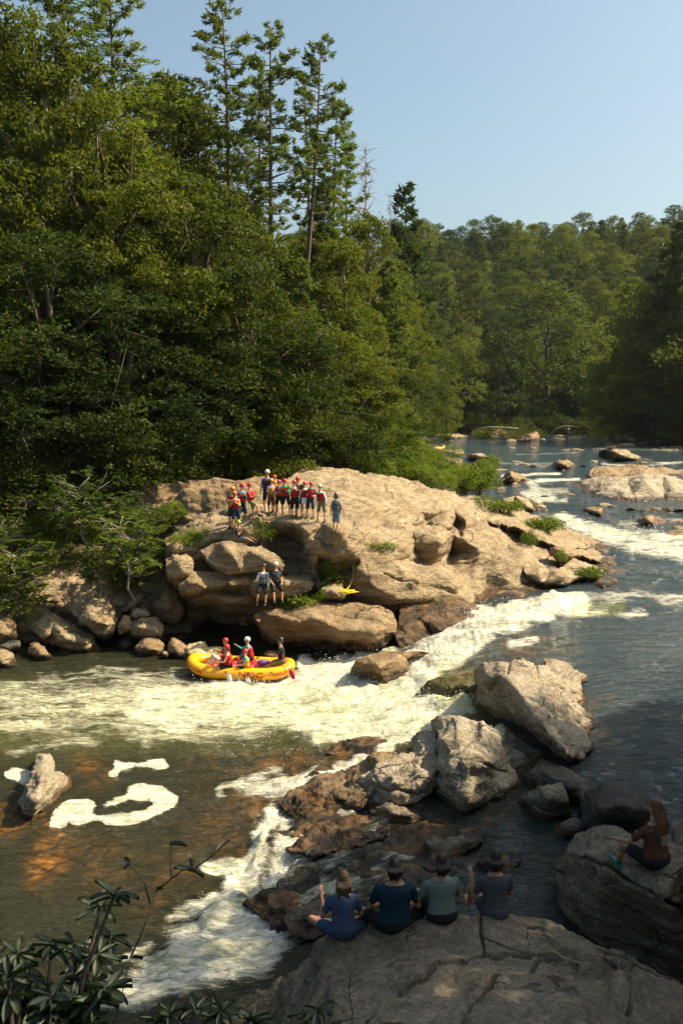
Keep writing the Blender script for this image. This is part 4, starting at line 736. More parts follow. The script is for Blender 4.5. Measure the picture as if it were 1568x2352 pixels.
def reg(name, H, crown, trunk, cm, tm):
    cmesh = mesh(name+'_crown', crown[0], crown[1], cm, smooth=False) if crown else None
    PROTO[name] = (H, cmesh, trunk_mesh(name, trunk, tm))
def trunk_mesh(name, mb, tm):
    me = mesh(name+'_trunk', np.concatenate(mb.v), mb.f, tm); return me
def broad(name, seed, H=16., Rr=5., nc=420, per=46, leaf=.17, crad=.8, base=.16, cm=None, pointy=0, lean=0.):
    rs = np.random.RandomState(seed); mb = MB()
    tp = [np.array([0, 0, -1.5]), np.array([.1, 0, H*.15]), np.array([.25*rs.normal(), .25*rs.normal(), H*.4]), np.array([.5*rs.normal()+lean, .5*rs.normal(), H*.7]), np.array([lean, 0, H*.93])]
    mb.tube(tp, [H*.022, H*.018, H*.014, H*.008, .03], 8)
    # limb-end lobes
    nl = 13; lobes = []
    for i in range(nl):
        z = H*(base+.12+(.80-base)*((i+.5)/nl)); a = i*2.4+rs.rand()*.8
        prof = math.sin(math.pi*min(1, max(.08, (z/H-base+.10)/(1.08-base)))**(.72 if not pointy else .5))
        if pointy: prof = max(.1, 1-(z/H-base)/(1-base))**.8
        rr = Rr*prof*rs.uniform(.55, .8)
        c = np.array([math.cos(a)*rr, math.sin(a)*rr, z+rs.rand()*.6]); lobes.append((c, Rr*rs.uniform(.30, .46)*(.6+.5*prof)))
        s = np.array([0, 0, z*.72]); mid = (s+c)/2+np.array([0, 0, .5]); mb.tube([s, mid, c], [H*.008, H*.005, .02], 5)
        for q in range(3):
            e = c+rs.normal(size=3)*lobes[-1][1]*.6; mb.tube([mid*.4+c*.6, e], [.035, .01], 4)
    lobes.append((np.array([lean, 0, H*.88]), Rr*.38))
    cs = []; rd = []
    tot = sum(l[1]**2 for l in lobes)
    for c, r in lobes:
        m = int(nc*r*r/tot)+1; d = rs.normal(size=(m, 3)); d /= np.linalg.norm(d, axis=1)[:, None]; d[:, 2] = np.abs(d[:, 2])*rs.choice([1, 1, -.5], m)
        rr = r*(.75+.35*rs.rand(m)); cs.append(c+d*rr[:, None]*np.array([1, 1, .8])); rd.append(crad*(.45+.8*rs.rand(m)))
    cs = np.concatenate(cs); rd = np.concatenate(rd)
    reg(name, H, clusters(cs, rd, per, leaf, rs), mb, cm or LEAF, BARK)
def conifer(name, seed, H=24., Rr=3.6, start=.42, nb=110, tuft=13, sparse=1., blades=11, bl=.42, dense=False, cm=None, bare_low=True):
    rs = np.random.RandomState(seed); mb = MB()
    bend = rs.normal(size=2)*.25
    def tx(z): u = z/H; return np.array([bend[0]*math.sin(u*3)*1.2, bend[1]*math.sin(u*2.3)*1.2, z])
    mb.tube([tx(z) for z in np.linspace(-2, H, 12)], list(np.linspace(H*.0115, .03, 12)), 8)
    C = []; Dd = []
    z = H*start; i = 0
    for i in range(nb):
        u = (i+rs.rand())/nb; z = H*(start+(1-start)*u**.9)
        t = (z/H-start)/(1-start)
        ln = Rr*(1-t)**.75*(rs.uniform(.45, 1.1))*(min(1, .45+2.2*t) if not dense else 1)+.35
        if rs.rand() > sparse and t < .8: ln *= .5
        a = rs.rand()*6.283; o = np.array([math.cos(a), math.sin(a), 0]); s = tx(z)
        rise = rs.uniform(.02, .28)+.35*t**2-(.18 if dense else 0)
        e = s+o*ln+np.array([0, 0, ln*rise]); m = s+o*ln*.5+np.array([0, 0, ln*rise*.3-.08])
        mb.tube([s, m, e], [.022+.012*ln, .02, .008], 4, False)
        if t < .12 and rs.rand() < .5 and bare_low: continue
        k = max(2, int(tuft*ln/Rr*1.25))
        for q in range(k):
            f = rs.uniform(.38, 1.05); p = s*(1-f)+e*f if f > .5 else s*(1-2*f)+m*2*f
            side = np.array([-o[1], o[0], 0])*rs.uniform(-1, 1)*ln*.26*(1.15-f*.6)
            if rs.rand() < .3: mb.tube([p, p+side], [.012, .006], 3, False)
            C.append(p+side+np.array([0, 0, rs.uniform(0, .12)])); Dd.append(o*.8+side*.6+np.array([0, 0, .35]))
    if bare_low:
        for q in range(14):
            z = H*rs.uniform(start*.45, start*1.05); a = rs.rand()*6.283; ln = rs.uniform(.5, 1.6); s = tx(z)
            mb.tube([s, s+np.array([math.cos(a)*ln, math.sin(a)*ln, rs.uniform(-.3, .15)])], [.025, .006], 3, False)
    C = np.array(C); Dd = np.array(Dd); k = len(C)
    D = np.repeat(Dd, blades, 0)+rs.normal(size=(k*blades, 3))*np.array([.75, .75, .30]); D /= np.linalg.norm(D, axis=1)[:, None]
    P = np.repeat(C, blades, 0)+D*bl*.42+rs.normal(size=(k*blades, 3))*.06
    nn = rs.normal(size=D.shape)*.5+np.array([0, 0, 1.])
    V, F = leafquads(P, nn, bl, rs, .24, D)
    reg(name, H, (V, F), mb, cm or NEED, BARK)
def shrub(name, seed, H=2., Rr=1.4, nc=70, per=32, leaf=.13, crad=.42, cm=None, asp=.5):
    rs = np.random.RandomState(seed); mb = MB(); cs = []
    for i in range(nc):
        a = rs.rand()*6.283; r = Rr*math.sqrt(rs.rand()); z = H*(.15+.85*rs.rand())*(1-.45*(r/Rr)**2); cs.append([math.cos(a)*r, math.sin(a)*r, z])
    for i in range(9):
        c = np.array(cs[i*3 % nc]); mb.tube([np.array([c[0]*.15, c[1]*.15, -.4]), c*np.array([.5, .5, .6]), c], [.03, .02, .008], 4)
    reg(name, H, clusters(np.array(cs), crad, per, leaf, rs, flat=.7, asp=asp), mb, cm or LEAFB, BARK)
def sapling(name, seed, H=4., nb=34, spread=1.5, leaf=.22, ros=12, cm=None, crook=.4, start=.4):
    """thin trunk, limbs ending in rosettes of long leathery leaves"""
    rs = np.random.RandomState(seed); mb = MB(); C = []; D = []
    P = [np.array([0, 0, -.6])]; 
    for i in range(1, 8): P.append(np.array([rs.normal()*crook*.35, rs.normal()*crook*.35, H*i/8.]))
    mb.tube(P, list(np.linspace(.065, .02, 8)), 6)
    for i in range(nb):
        k = rs.randint(max(1, int(8*start)), 8); s = P[k]; a = rs.rand()*6.283; ln = spread*rs.uniform(.35, 1.0)
        e = s+np.array([math.cos(a)*ln, math.sin(a)*ln, ln*rs.uniform(.0, .7)]); m = (s+e)/2+rs.normal(size=3)*.12
        mb.tube([s, m, e], [.025, .016, .008], 4)
        for tip in [e]+[m*.3+e*.7+rs.normal(size=3)*np.array([.28, .28, .18]) for _ in range(3)]:
            mb.tube([m, tip], [.01, .006], 3)
            az = np.arange(ros)*2.4+rs.rand()*6; d = np.stack([np.cos(az), np.sin(az), rs.uniform(-.45, .5, ros)], -1)
            C.append(tip+d*leaf*.5); D.append(d)
    C = np.concatenate(C); D = np.concatenate(D); nn = np.tile([0, 0, 1.2], (len(C), 1))-D*.4
    V, F = leafquads(C, nn, leaf, rs, .42, D)
    reg(name, H, (V, F), mb, cm or SAPL, BARKG)
def dead(name, seed, H=20.):
    rs = np.random.RandomState(seed); mb = MB(); mb.tube([np.array([0, 0, -2]), np.array([.2, 0, H*.5]), np.array([0, .1, H])], [.2, .13, .03], 7)
    for i in range(70):
        z = H*rs.uniform(.3, .99); a = rs.rand()*6.283; ln = rs.uniform(.5, 2.6)*(1.2-z/H); s = np.array([.1, 0, z]); e = s+np.array([math.cos(a)*ln, math.sin(a)*ln, ln*.45])
        mb.tube([s, (s+e)/2+np.array([0, 0, -.05*ln]), e], [.05, .035, .012], 3)
        for q in range(5): mb.tube([(s+e)/2, e+rs.normal(size=3)*.45], [.022, .010], 3)
    PROTO[name] = (H, None, trunk_mesh(name, mb, BARKG))
for i in range(4): broad('broad%d' % i, 20+i, nc=400, per=58, leaf=.21, Rr=5.0, crad=.78)
for i in range(2): broad('broad%d' % (4+i), 94+i, nc=380, per=58, leaf=.21, Rr=5.0, crad=.78, cm=leaf_mat('deep_green_leaves', (.010, .024, .006), (.045, .065, .012)))  # leaf colour darkened to stand for the shade of the lower left forest
broad('broad8', 28, nc=210, per=40, leaf=.25, Rr=5.0, crad=.8)
broad('tall0', 30, H=18, Rr=4.0, nc=360, per=46, leaf=.24); broad('tall1', 31, H=18, Rr=4.2, nc=360, per=46, leaf=.24)
broad('point', 32, H=14, Rr=3.4, nc=280, per=44, leaf=.24, pointy=1)
for i in range(4): broad('far%d' % i, 40+i, H=20, Rr=7.6, nc=280, per=30, leaf=.50, crad=1.45, cm=FARL, base=-.02)
for i in range(3): conifer('pine%d' % i, 50+i, start=[.56, .48, .34][i], Rr=[3.8, 4.2, 5.0][i], nb=[74, 80, 120][i], sparse=.55, tuft=16, bl=.36, blades=11)
conifer('thin_pine', 54, nb=60, start=.4, Rr=2.8, tuft=7, sparse=.5)
conifer('hemlock', 55, H=18, start=.08, Rr=4.2, nb=260, tuft=15, dense=True, blades=9, bl=.42, bare_low=False)
for i in range(3): conifer('farpine%d' % i, 60+i, H=22, Rr=[3.8, 4.6, 3.2][i], start=[.2, .12, .3][i], nb=95, tuft=9, blades=7, bl=1.0, cm=FARN, bare_low=False)
shrub('shrub0', 70); shrub('shrub1', 71, H=1.7, Rr=1.2, leaf=.16); shrub('shrub2', 72, H=2.6, Rr=1.5, leaf=.11, nc=100)
shrub('dshrub', 73, H=2.4, Rr=1.8, cm=LEAF, leaf=.15, nc=80); shrub('tuft', 74, H=.5, Rr=.45, nc=30, per=24, leaf=.22, crad=.2, asp=.12)
shrub('bush', 75, H=1.1, Rr=.8, nc=60, per=26, leaf=.09, crad=.26)
shrub('vine', 76, H=2.2, Rr=.8, nc=80, per=22, leaf=.10, crad=.28)
for i in range(4): sapling('sap%d' % i, 80+i, crook=.5)
sapling('sap4', 85, H=3, nb=44, spread=1.4, start=.12)
dead('dead', 90)
KIND = {'broad': ('broadleaf_tree', 'tree'), 'tall': ('broadleaf_tree', 'tree'), 'point': ('broadleaf_tree', 'tree'), 'far': ('broadleaf_tree', 'tree'), 'pine': ('pine_tree', 'pine tree'), 'thin': ('pine_tree', 'pine tree'), 'farp': ('pine_tree', 'pine tree'),
        'hem': ('hemlock_tree', 'tree'), 'shr': ('shrub', 'shrub'), 'dsh': ('shrub', 'shrub'), 'tuft': ('grass_tuft', 'plant'), 'bush': ('bush', 'bush'), 'vine': ('bush', 'bush'), 'sap': ('small_tree', 'small tree'), 'dead': ('dead_tree', 'dead tree')}
def plant(proto, base, H, wid=1., rz=None, label=None, group=None, tilt=(0, 0)):
    H0, cm, tm = PROTO[proto]; s = H/H0
    key = [k for k in KIND if proto.startswith(k)][-1]
    nm, cat = KIND[key]
    rz = random.random()*6.283 if rz is None else rz
    e = empty(nm, base, label, cat, group); e.rotation_euler = (tilt[0], tilt[1], rz) if not any(tilt) else (Matrix.Rotation(tilt[1], 3, 'Y')@Matrix.Rotation(tilt[0], 3, 'X')@Matrix.Rotation(rz, 3, 'Z')).to_euler()
    e.scale = (s*wid, s*wid, s)
    if cm: link('crown' if key not in ('tuft', 'shr', 'bush', 'vine', 'dsh') else 'foliage', cm, e)
    if tm: link('trunk' if key not in ('tuft', 'shr', 'bush', 'vine', 'dsh') else 'stem', tm, e)
    return e
def gz(X, Y): return float(ground(X, Y)[0])
TREES = []
def tree_at(proto, x, ytop, Y, wid=1., label=None, group=None, tilt=(0, 0), lift=0):
    P = at_Y(x, ytop, Y); g = gz(P[0]-math.tan(tilt[1])*0, Y); H = P[2]-g
    TREES.append((P[0], Y)); b = np.array([P[0], Y, g])
    if tilt[1]: b[0] -= math.tan(tilt[1])*H
    return plant(proto, b, H, wid*16./H if proto[:5] == 'broad' else wid, None, label, group, tilt)
random.seed(4)
NEAR = [('pine2',235,-60,72,1.25,'tall full pine at upper left, its long branches reaching right over the sky'),('pine2',130,-120,66,1.2,'tallest pine at the top left corner, cut by the top edge'),
 ('pine0',508,-6,80,1.0,'tall lone pine with a bare mid trunk, left of the three pine spires'),('pine1',622,58,74,1.0,'middle pine of the three spires, full to its flat top'),('pine1',596,150,78,.8,'slim pine just left of the middle spire'),
 ('thin_pine',690,170,82,.9,'slender thin pine between the middle and leaning spires'),('pine0',776,235,86,.9,'shorter pine right of the leaning one'),
 ('thin_pine',806,308,92,.9,'sparse pine with few needles beside the dead tree'),('dead',838,326,94,.9,'bare dead tree with fine grey twigs at the end of the pines'),('dead',895,432,120,.35,'thin dead snag sticking up alone above the ridge'),
 ('farpine1',930,436,125,.8,'full pine just right of the thin dead snag'),('pine2',560,330,70,1.0,'lower pine whose top stands against the three spires'),('hemlock',745,430,78,.75,'dark hemlock below the leaning pine'),
 ('broad0',72,18,62,1.5,'huge round-crowned tree filling the upper left edge'),('broad1',215,205,60,1.3,'leafy tree below the tall full pine at left'),('broad2',335,178,80,1.0,'round tree on the skyline left of the pointed light one'),('point',402,150,84,1.1,'pointed light green tree on the skyline gap'),('tall0',450,210,84,.9,'leafy tree on the skyline directly left of the lone pine'),
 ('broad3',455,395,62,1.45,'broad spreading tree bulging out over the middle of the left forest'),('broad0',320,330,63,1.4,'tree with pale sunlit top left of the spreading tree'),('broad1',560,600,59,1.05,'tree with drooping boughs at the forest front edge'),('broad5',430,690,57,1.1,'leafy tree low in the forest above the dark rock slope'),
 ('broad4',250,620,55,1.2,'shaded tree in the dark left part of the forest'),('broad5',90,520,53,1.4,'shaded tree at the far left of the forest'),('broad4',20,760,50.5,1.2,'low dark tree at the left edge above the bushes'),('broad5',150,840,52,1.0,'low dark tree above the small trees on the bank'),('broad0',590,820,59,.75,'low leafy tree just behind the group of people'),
 ('hemlock',690,600,66,.8,'soft dark conifer behind the drooping tree'),('tall0',780,520,74,.95,'tall leafy tree at the turn of the forest'),('tall1',840,462,90,.85,'tree under the dead one with sunlit left side'),('hemlock',890,600,86,.75,'soft yellow-green conifer above the bright bushes'),('broad1',700,770,60,1.0,'leafy tree above the top of the outcrop'),('broad3',790,760,66,1.0,'sunlit leafy tree at the upstream end of the left forest'),
 ('hemlock',870,720,78,.8,'conifer with feathery boughs over the bushes'),('tall1',910,640,98,.8,'slim tree closing the forest at the river bend'),('tall0',940,700,118,.7,'tree leaning over the still water upstream'),('broad2',840,850,66,.9,'low tree right above the bright green bushes'),('broad0',925,850,80,.75,'low rounded tree at the bend by the bushes'),('hemlock',965,790,150,.8,'farthest conifer of the left bank'),
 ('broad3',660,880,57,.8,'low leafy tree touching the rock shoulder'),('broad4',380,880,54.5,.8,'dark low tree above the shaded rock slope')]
for a in NEAR: tree_at(*a[:5], label=a[5])
tree_at('pine0', 736, 86, 76, .85, 'slightly leaning tall pine, rightmost of the three spires', tilt=(0, R(5)))
rs = np.random.RandomState(12)
skx = [-300, 0, 150, 280, 310, 400, 460, 520, 580, 640, 700, 760, 850, 900, 1000, 1020]; sky_ = [-150, -60, -60, -10, 185, 180, 225, 300, 360, 430, 480, 505, 520, 560, 640, 700]
cnt = 0
for _ in range(6000):
    x = rs.uniform(-260, 1010); Y = rs.uniform(50, 150); P = at_Y(x, 500, Y); 
    if P[0] > -1+.13*(Y-50) or (x > 120 and Y < 55): continue
    yt = rs.uniform(np.interp(x, skx, sky_)+15, 900); zt = at_Y(x, yt, Y)[2]; g = gz(P[0], Y)
    if g < 2 or not (10 < zt-g < 21): continue
    if min(math.hypot(P[0]-a, (Y-b)*.9) for a, b in TREES) < 3.3: continue
    k = rs.choice(['broad0', 'broad1', 'broad2', 'broad3', 'tall0', 'tall1', 'hemlock', 'pine2'], p=[.16, .16, .16, .16, .12, .12, .08, .04])
    lab = {'b': 'broadleaf tree merged into the dense left hillside forest', 't': 'slim broadleaf tree merged into the left hillside forest', 'h': 'conifer with feathery boughs inside the left hillside forest', 'p': 'pine showing among the broadleaf trees of the left hillside'}[k[0]]
    tree_at(k, x, yt, Y, 1.1 if k[0] == 'b' else .8, lab, {'b': 'broadleaf trees of the left hillside', 't': 'slim trees of the left hillside', 'h': 'feathery conifers of the left hillside', 'p': 'pines of the left hillside'}[k[0]]); cnt += 1
    if cnt > 120: break
# far hillside
FT = []; cnt = 0
for _ in range(9000):
    Y = rs.uniform(256, 300) if rs.rand() < .3 else rs.uniform(256, 460); x = rs.uniform(900, 1760); X = (x-CX)/FPX*Y*1.0
    if min([math.hypot(X-a, Y-b) for a, b in FT] or [99]) < (7.0 if Y < 330 else 9.5): continue
    g = gz(X, Y)
    if g < .5: continue
    FT.append((X, Y)); con = rs.rand() < .13
    H = rs.uniform(11, 16) if not con else rs.uniform(13, 17)
    k = 'farpine%d' % rs.randint(3) if con else 'far%d' % rs.randint(4)
    plant(k, (X, Y, g), H, rs.uniform(1.15, 1.5), label='dark conifer standing in the forested far hillside' if con else 'rounded green tree in the forested far hillside', group='conifers of the far hillside' if con else 'broadleaf trees of the far hillside')
    cnt += 1
    if cnt > 285: break
def understory(rs):
    q = rs.rand(9000, 2); Y = 258+q[:, 1]*215; X = (880+q[:, 0]*900-CX)/FPX*Y; g = ground(X, Y); k = g > 1
    V, F = clusters(np.stack([X, Y, g+rs.rand(9000)*6], -1)[k], 2.2, 11, 1.15, rs, flat=.8)
    tag(link('forest_understory', mesh('forest_understory', V, F, FARL, smooth=False)), 'low dark green growth filling the gaps between the trees of the far hillside', 'undergrowth', kind='stuff')
understory(rs)
# shore row of the far bank
for x, yt, Y, k, w_, lab in [(1060,770,262,'far0',.8,'rounded tree at the still water on the far bank, left'),(1150,755,265,'far1',.9,'tall clumped tree rising from the far bank'),(1260,650,275,'far2',1.0,'yellow-green crowned tree standing out on the far slope'),(1410,800,235,'far3',.75,'bright yellow-green tree leaning over the shaded cove'),(1105,870,262,'far3',.7,'low rounded tree at the water on the far bank'),(1200,900,264,'far0',.6,'low olive tree near the bleached driftwood'),(1020,850,240,'far2',.7,'shaded tree at the inner river bend')]:
    P = at_Y(x, yt, Y); g = max(1.5, gz(P[0], Y)); plant(k, (P[0], Y, g), P[2]-g, w_*1.1, label=lab)
for x, yt, Y, k in [(1480,650,205,'far2'),(1535,560,200,'farpine1'),(1568,520,195,'farpine2'),(1600,490,205,'farpine1'),(1510,860,196,'far1'),(1560,880,190,'far2'),(1420,900,240,'far3'),(1475,900,212,'far0'),(1540,760,198,'far1'),(1500,690,208,'far3'),(1500,700,215,'far1'),(1560,660,200,'far2'),(1470,830,222,'far0'),(1530,820,196,'far3'),(1590,700,190,'far1'),(1640,600,190,'far0'),(1590,850,188,'far2'),(1660,800,182,'far3'),(1450,880,232,'far1'),(1700,640,185,'farpine0'),(1390,900,245,'far2')]:
    P = at_Y(x, yt, Y); g = max(1.5, gz(P[0], Y))
    plant(k, (P[0], Y, g), P[2]-g, 1.0, label='conifer on the dark right bank upstream' if 'p' in k else 'shaded broadleaf tree on the dark right bank upstream', group='conifers of the right bank' if 'p' in k else 'broadleaf trees of the right bank')
# right bank beside the viewer: outside the picture, they shade the foreground
for X, Y, H, k in [(14,10,22,'broad0'),(15.5,17.5,24,'broad1'),(19,21,24,'broad2'),(21.5,25,23,'tall0'),(21,13.5,26,'broad3'),(24,19,27,'tall1'),(13,5,20,'broad8'),(27,25,27,'tall0'),(31,20,28,'broad0')]:
    plant(k, (X, Y, gz(X, Y)), H, 1.0*16/H*1.25 if k[:5] == 'broad' else 1.1, label='tall tree of the near right bank just outside the view', group='trees of the near right bank')
# undergrowth
def sh(k, x, y, Y, H, w_=1., label=None, group=None, dz=0):
    P = at_Y(x, y, Y); plant(k, P-np.array([0, 0, .15-dz]), H, w_, label=label, group=group)
for _ in range(60):   # bright bushes along the back of the outcrop
    x = rs.uniform(830, 1130); u = (x-830)/300; y = rs.uniform(1035+u*35, 1098+u*40); Y = np.interp(x, [830, 960, 1130], [55, 58, 64])+(1110+u*35-y)*.18
    sh(['shrub0', 'shrub1', 'shrub2'][rs.randint(3)], x, y, Y, rs.uniform(1.2, 2.3)*(1-.55*u), 1.1, 'leafy bright green bush along the back edge of the outcrop', 'bright bushes behind the outcrop')
for x, y, Y, H in [(870,1035,64,3.2),(910,1020,68,3.4),(935,1035,70,2.6),(850,1020,66,3.4)]:
    sh('shrub2', x, y, Y, H, .8, 'tall leafy bush at the forest corner above the bright bushes', 'tall bushes at the forest corner')
for _ in range(46):   # dark undergrowth at the forest foot
    x = rs.uniform(-60, 820); yb = np.interp(x, [0, 200, 300, 400, 500, 640, 700, 820], [1215, 1200, 1130, 1105, 1090, 1060, 1045, 1075]); y = yb-rs.uniform(0, 60)
    sh('dshrub', x, y, np.interp(x, [0, 300, 700, 820], [48, 51, 60, 58])+(yb-y)*.03, rs.uniform(1.6, 3), 1.2, 'shaded undergrowth bush at the foot of the forest', 'undergrowth at the foot of the forest')
for k, x, y, Y, H, w_, lab in [('sap0',190,1300,45.5,4.3,1.0,'small tree with curved trunk and leathery leaves on the left bank'),('sap1',150,1245,47,2.5,1.1,'leafy young tree left of the curved one'),('sap2',296,1400,42.3,4.2,1.,'slender tree growing between the boulders, right of the leaf-shadowed block'),('sap3',205,1372,42.2,2.2,.9,'thin young tree behind the leaf-shadowed block, left of a pair'),('sap1',229,1374,42.3,2.2,.8,'thin young tree behind the leaf-shadowed block, right of a pair'),
 ('sap4',40,1400,42.5,2.8,1.3,'big glossy bush hanging over the sandy bank at left'),('sap4',35,1335,44.5,2.4,1.2,'glossy bush on the sandy bank beside the big one'),('sap4',0,1300,45,2.2,1.3,'glossy bush at the left edge of the bank'),('sap2',260,1250,46.5,2.6,1.3,'leafy young tree above the tall shaded slab'),('sap4',330,1290,44.8,1.8,1.4,'low bush against the left side of the outcrop'),('sap3',60,1250,47,2.4,1.2,'leafy bush under the dark forest at left'),('sap0',340,1240,46.5,1.8,1.4,'green bush between the dark slope and the outcrop'),
 ('sap4',290,1345,43.8,1.6,1.2,'leafy bush filling the gap behind the slender tree'),('shrub1',400,1190,47.5,1.0,.9,'bright bush at the left shoulder of the outcrop'),('shrub1',375,1200,47.5,.8,.9,'small bright bush at the far left shoulder of the outcrop'),
 ('bush',598,1232,43.4,1.0,.9,'small leafy bush below the feet of the standing group'),('tuft',428,1238,43.2,.45,1.6,'grassy tuft in the crack left of the sitting person'),('tuft',460,1225,43.8,.4,1.6,'green tuft on the slope above the nose of rock'),('vine',760,1345,42.6,2.3,1.0,'dark climbing bush in the hollow right of the guides'),('vine',735,1330,43,1.6,.8,'trailing plant at the left of the hollow'),('tuft',690,1378,41.6,.6,1.6,'fine grass on the ledge beside the guides'),('tuft',668,1388,41.3,.4,1.5,'short grass by the standing feet of the guides'),('bush',745,1372,41.4,.5,1.1,'small plant beside the yellow rope'),
 ('tuft',1246,1208,56,.8,1.4,'dry yellow-green tuft on the long rock plate'),('bush',1112,1160,57,.7,2.0,'strip of green leaves in the crack of the outcrop'),('tuft',1160,1165,58,.7,1.5,'grass tuft at the joint of the rock plates'),('bush',1215,1248,51.6,.9,.7,'small plant in the dark hollow'),('bush',1290,1285,49.6,.7,.6,'little green plant beside the hanging block'),('tuft',1352,1318,47.5,.6,1.2,'grass tuft on the lowest plate'),('tuft',870,1250,43.8,.4,2,'sparse green tuft in the middle of the rock face'),
 ('shrub1',640,1080,57.5,1.2,1.4,'bush behind the tallest helmeted man'),('shrub2',670,1078,58,1.4,1.2,'leafy bush right of the group\'s tallest man'),('dshrub',590,1095,56,1.6,1.2,'dim bush behind the middle of the group'),('shrub1',975,1100,60,1.0,1.5,'low bright bush right at the rock edge'),('shrub0',1010,1118,61,1.1,1.5,'bushy clump where the rock edge dips'),('shrub0',1060,1118,63,1.6,1.2,'round bright bush near the tip of the bushes'),('shrub1',1100,1118,64,1.7,1.1,'last bright bush before the river'),
 ('shrub0',1040,1048,130,1.8,1.2,'bush on the ledge by the far yellow raft'),('shrub0',1000,1068,95,1.2,1.2,'bush hiding the end of the far yellow raft')]:
    sh(k, x, y, Y, H, w_, lab)
for x, y, Y, H in [(20,1260,46.5,1.8),(70,1290,46,1.6),(110,1300,45.5,1.5),(30,1330,44.5,1.8),(20,1390,43,1.6),(60,1420,42.6,1.2),(250,1290,45.5,1.5),(300,1310,44.8,1.5),(340,1300,44.5,1.3),(270,1230,47,1.8),(330,1225,47.5,1.6),(200,1240,47.5,1.7),(130,1240,47.5,1.8),(265,1350,44,1.2)]:
    sh('shrub2' if H > 1.5 else 'shrub0', x, y, Y, H, 1.1, 'sunlit leafy bush among the rocks of the left bank', 'sunlit bushes of the left bank')
for _ in range(15):
    x = rs.choice([rs.uniform(1090, 1240), rs.uniform(1150, 1235)]); P = at_Y(x, rs.uniform(990, 1004), rs.uniform(215, 250)); P[2] = 2.6
    plant('dshrub', P, rs.uniform(1.6, 3.0), 1.3, label='low bush on the flat island far up the river', group='bushes on the far island')
for _ in range(44):
    x = rs.uniform(985, 1640); Y = np.interp(x, [985, 1440, 1640], [263, 258, 178])+rs.uniform(-4, 4); P = at_Y(x, 990, Y); P[2] = 2.4
    plant('dshrub', P, rs.uniform(3, 6), 1.3, label='dark bush along the far waterline', group='bushes of the far waterline')
# ------------------------------------------------------------------ people
def V3(*a): return np.array(a, float)
def unit(v): v = np.asarray(v, float); return v/(np.linalg.norm(v)+1e-9)
def cap(mb, a, b, ra, rb, k=12):
    """tapered limb with rounded ends"""
    a, b = np.asarray(a, float), np.asarray(b, float); d = unit(b-a); P = []; r = []
    for t in (-90, -60, -30): P.append(a+d*ra*math.sin(R(t))); r.append(max(.002, ra*math.cos(R(t))))
    for t in (0, .5, 1): P.append(a+(b-a)*t); r.append(ra+(rb-ra)*t)
    for t in (30, 60, 90): P.append(b+d*rb*math.sin(R(t))); r.append(max(.002, rb*math.cos(R(t))))
    mb.tube(P, r, k)
def remesh(mb, voxel, name, mat, parent, smooth=2, loc=None):
    o = mb.build('tmp', None); m = o.modifiers.new('r', 'REMESH'); m.mode = 'VOXEL'; m.voxel_size = voxel
    if smooth: s = o.modifiers.new('s', 'SMOOTH'); s.iterations = smooth; s.factor = .5
    dg = bpy.context.evaluated_depsgraph_get(); me = bpy.data.meshes.new_from_object(o.evaluated_get(dg))
    me.name = name; me.materials.clear(); me.materials.append(mat); me.polygons.foreach_set('use_smooth', np.ones(len(me.polygons), bool))
    old = o.data; bpy.data.objects.remove(o); bpy.data.meshes.remove(old)
    return link(name, me, parent)
SKIN = simple('skin', (.50, .27, .16), .55, .1); SKIN2 = simple('skin_tan', (.36, .18, .10), .55, .1)
def cloth(name, c, rough=.85): return simple('cloth_'+name, c, rough, .22, .15, 14, .5)
def plas(name, c): return simple('shell_'+name, c, .32, .06, .5)
RINGS = [(-.10, .10, .085), (-.05, .155, .115), (.02, .168, .122), (.12, .145, .112), (.24, .138, .105), (.36, .165, .115), (.44, .178, .108), (.485, .125, .085), (.52, .066, .062), (.60, .056, .06)]
STAND = dict(tor=(0, 0, 1), legs=(((-.10, .03, -1), (0, -.03, -1)), ((.10, .03, -1), (0, -.03, -1))), arms=(((-.25, 0, -1), (-.05, .15, -1)), ((.25, 0, -1), (.05, .15, -1))), head=(0, .0, 1), hy=0)
def ps(**k): d = dict(STAND); d.update(k); return d
ARMS_FACE = (((-.35, .35, -1), (.55, .45, .8)), ((.35, .35, -1), (-.55, .45, .8)))
ARM_R_FACE = (((-.2, .05, -1), (0, .3, -1)), ((.3, .45, -1), (-.45, .5, .9)))
CROSS = (((-.3, .3, -1), (.95, .45, .1)), ((.3, .3, -1), (-.95, .5, .25)))
HIPS = (((-.45, -.05, -1), (.1, .5, -.75)), ((.45, -.05, -1), (-.1, .5, -.75)))
HOLD = (((-.2, .3, -1), (.35, .9, .1)), ((.2, .3, -1), (-.35, .9, .1)))
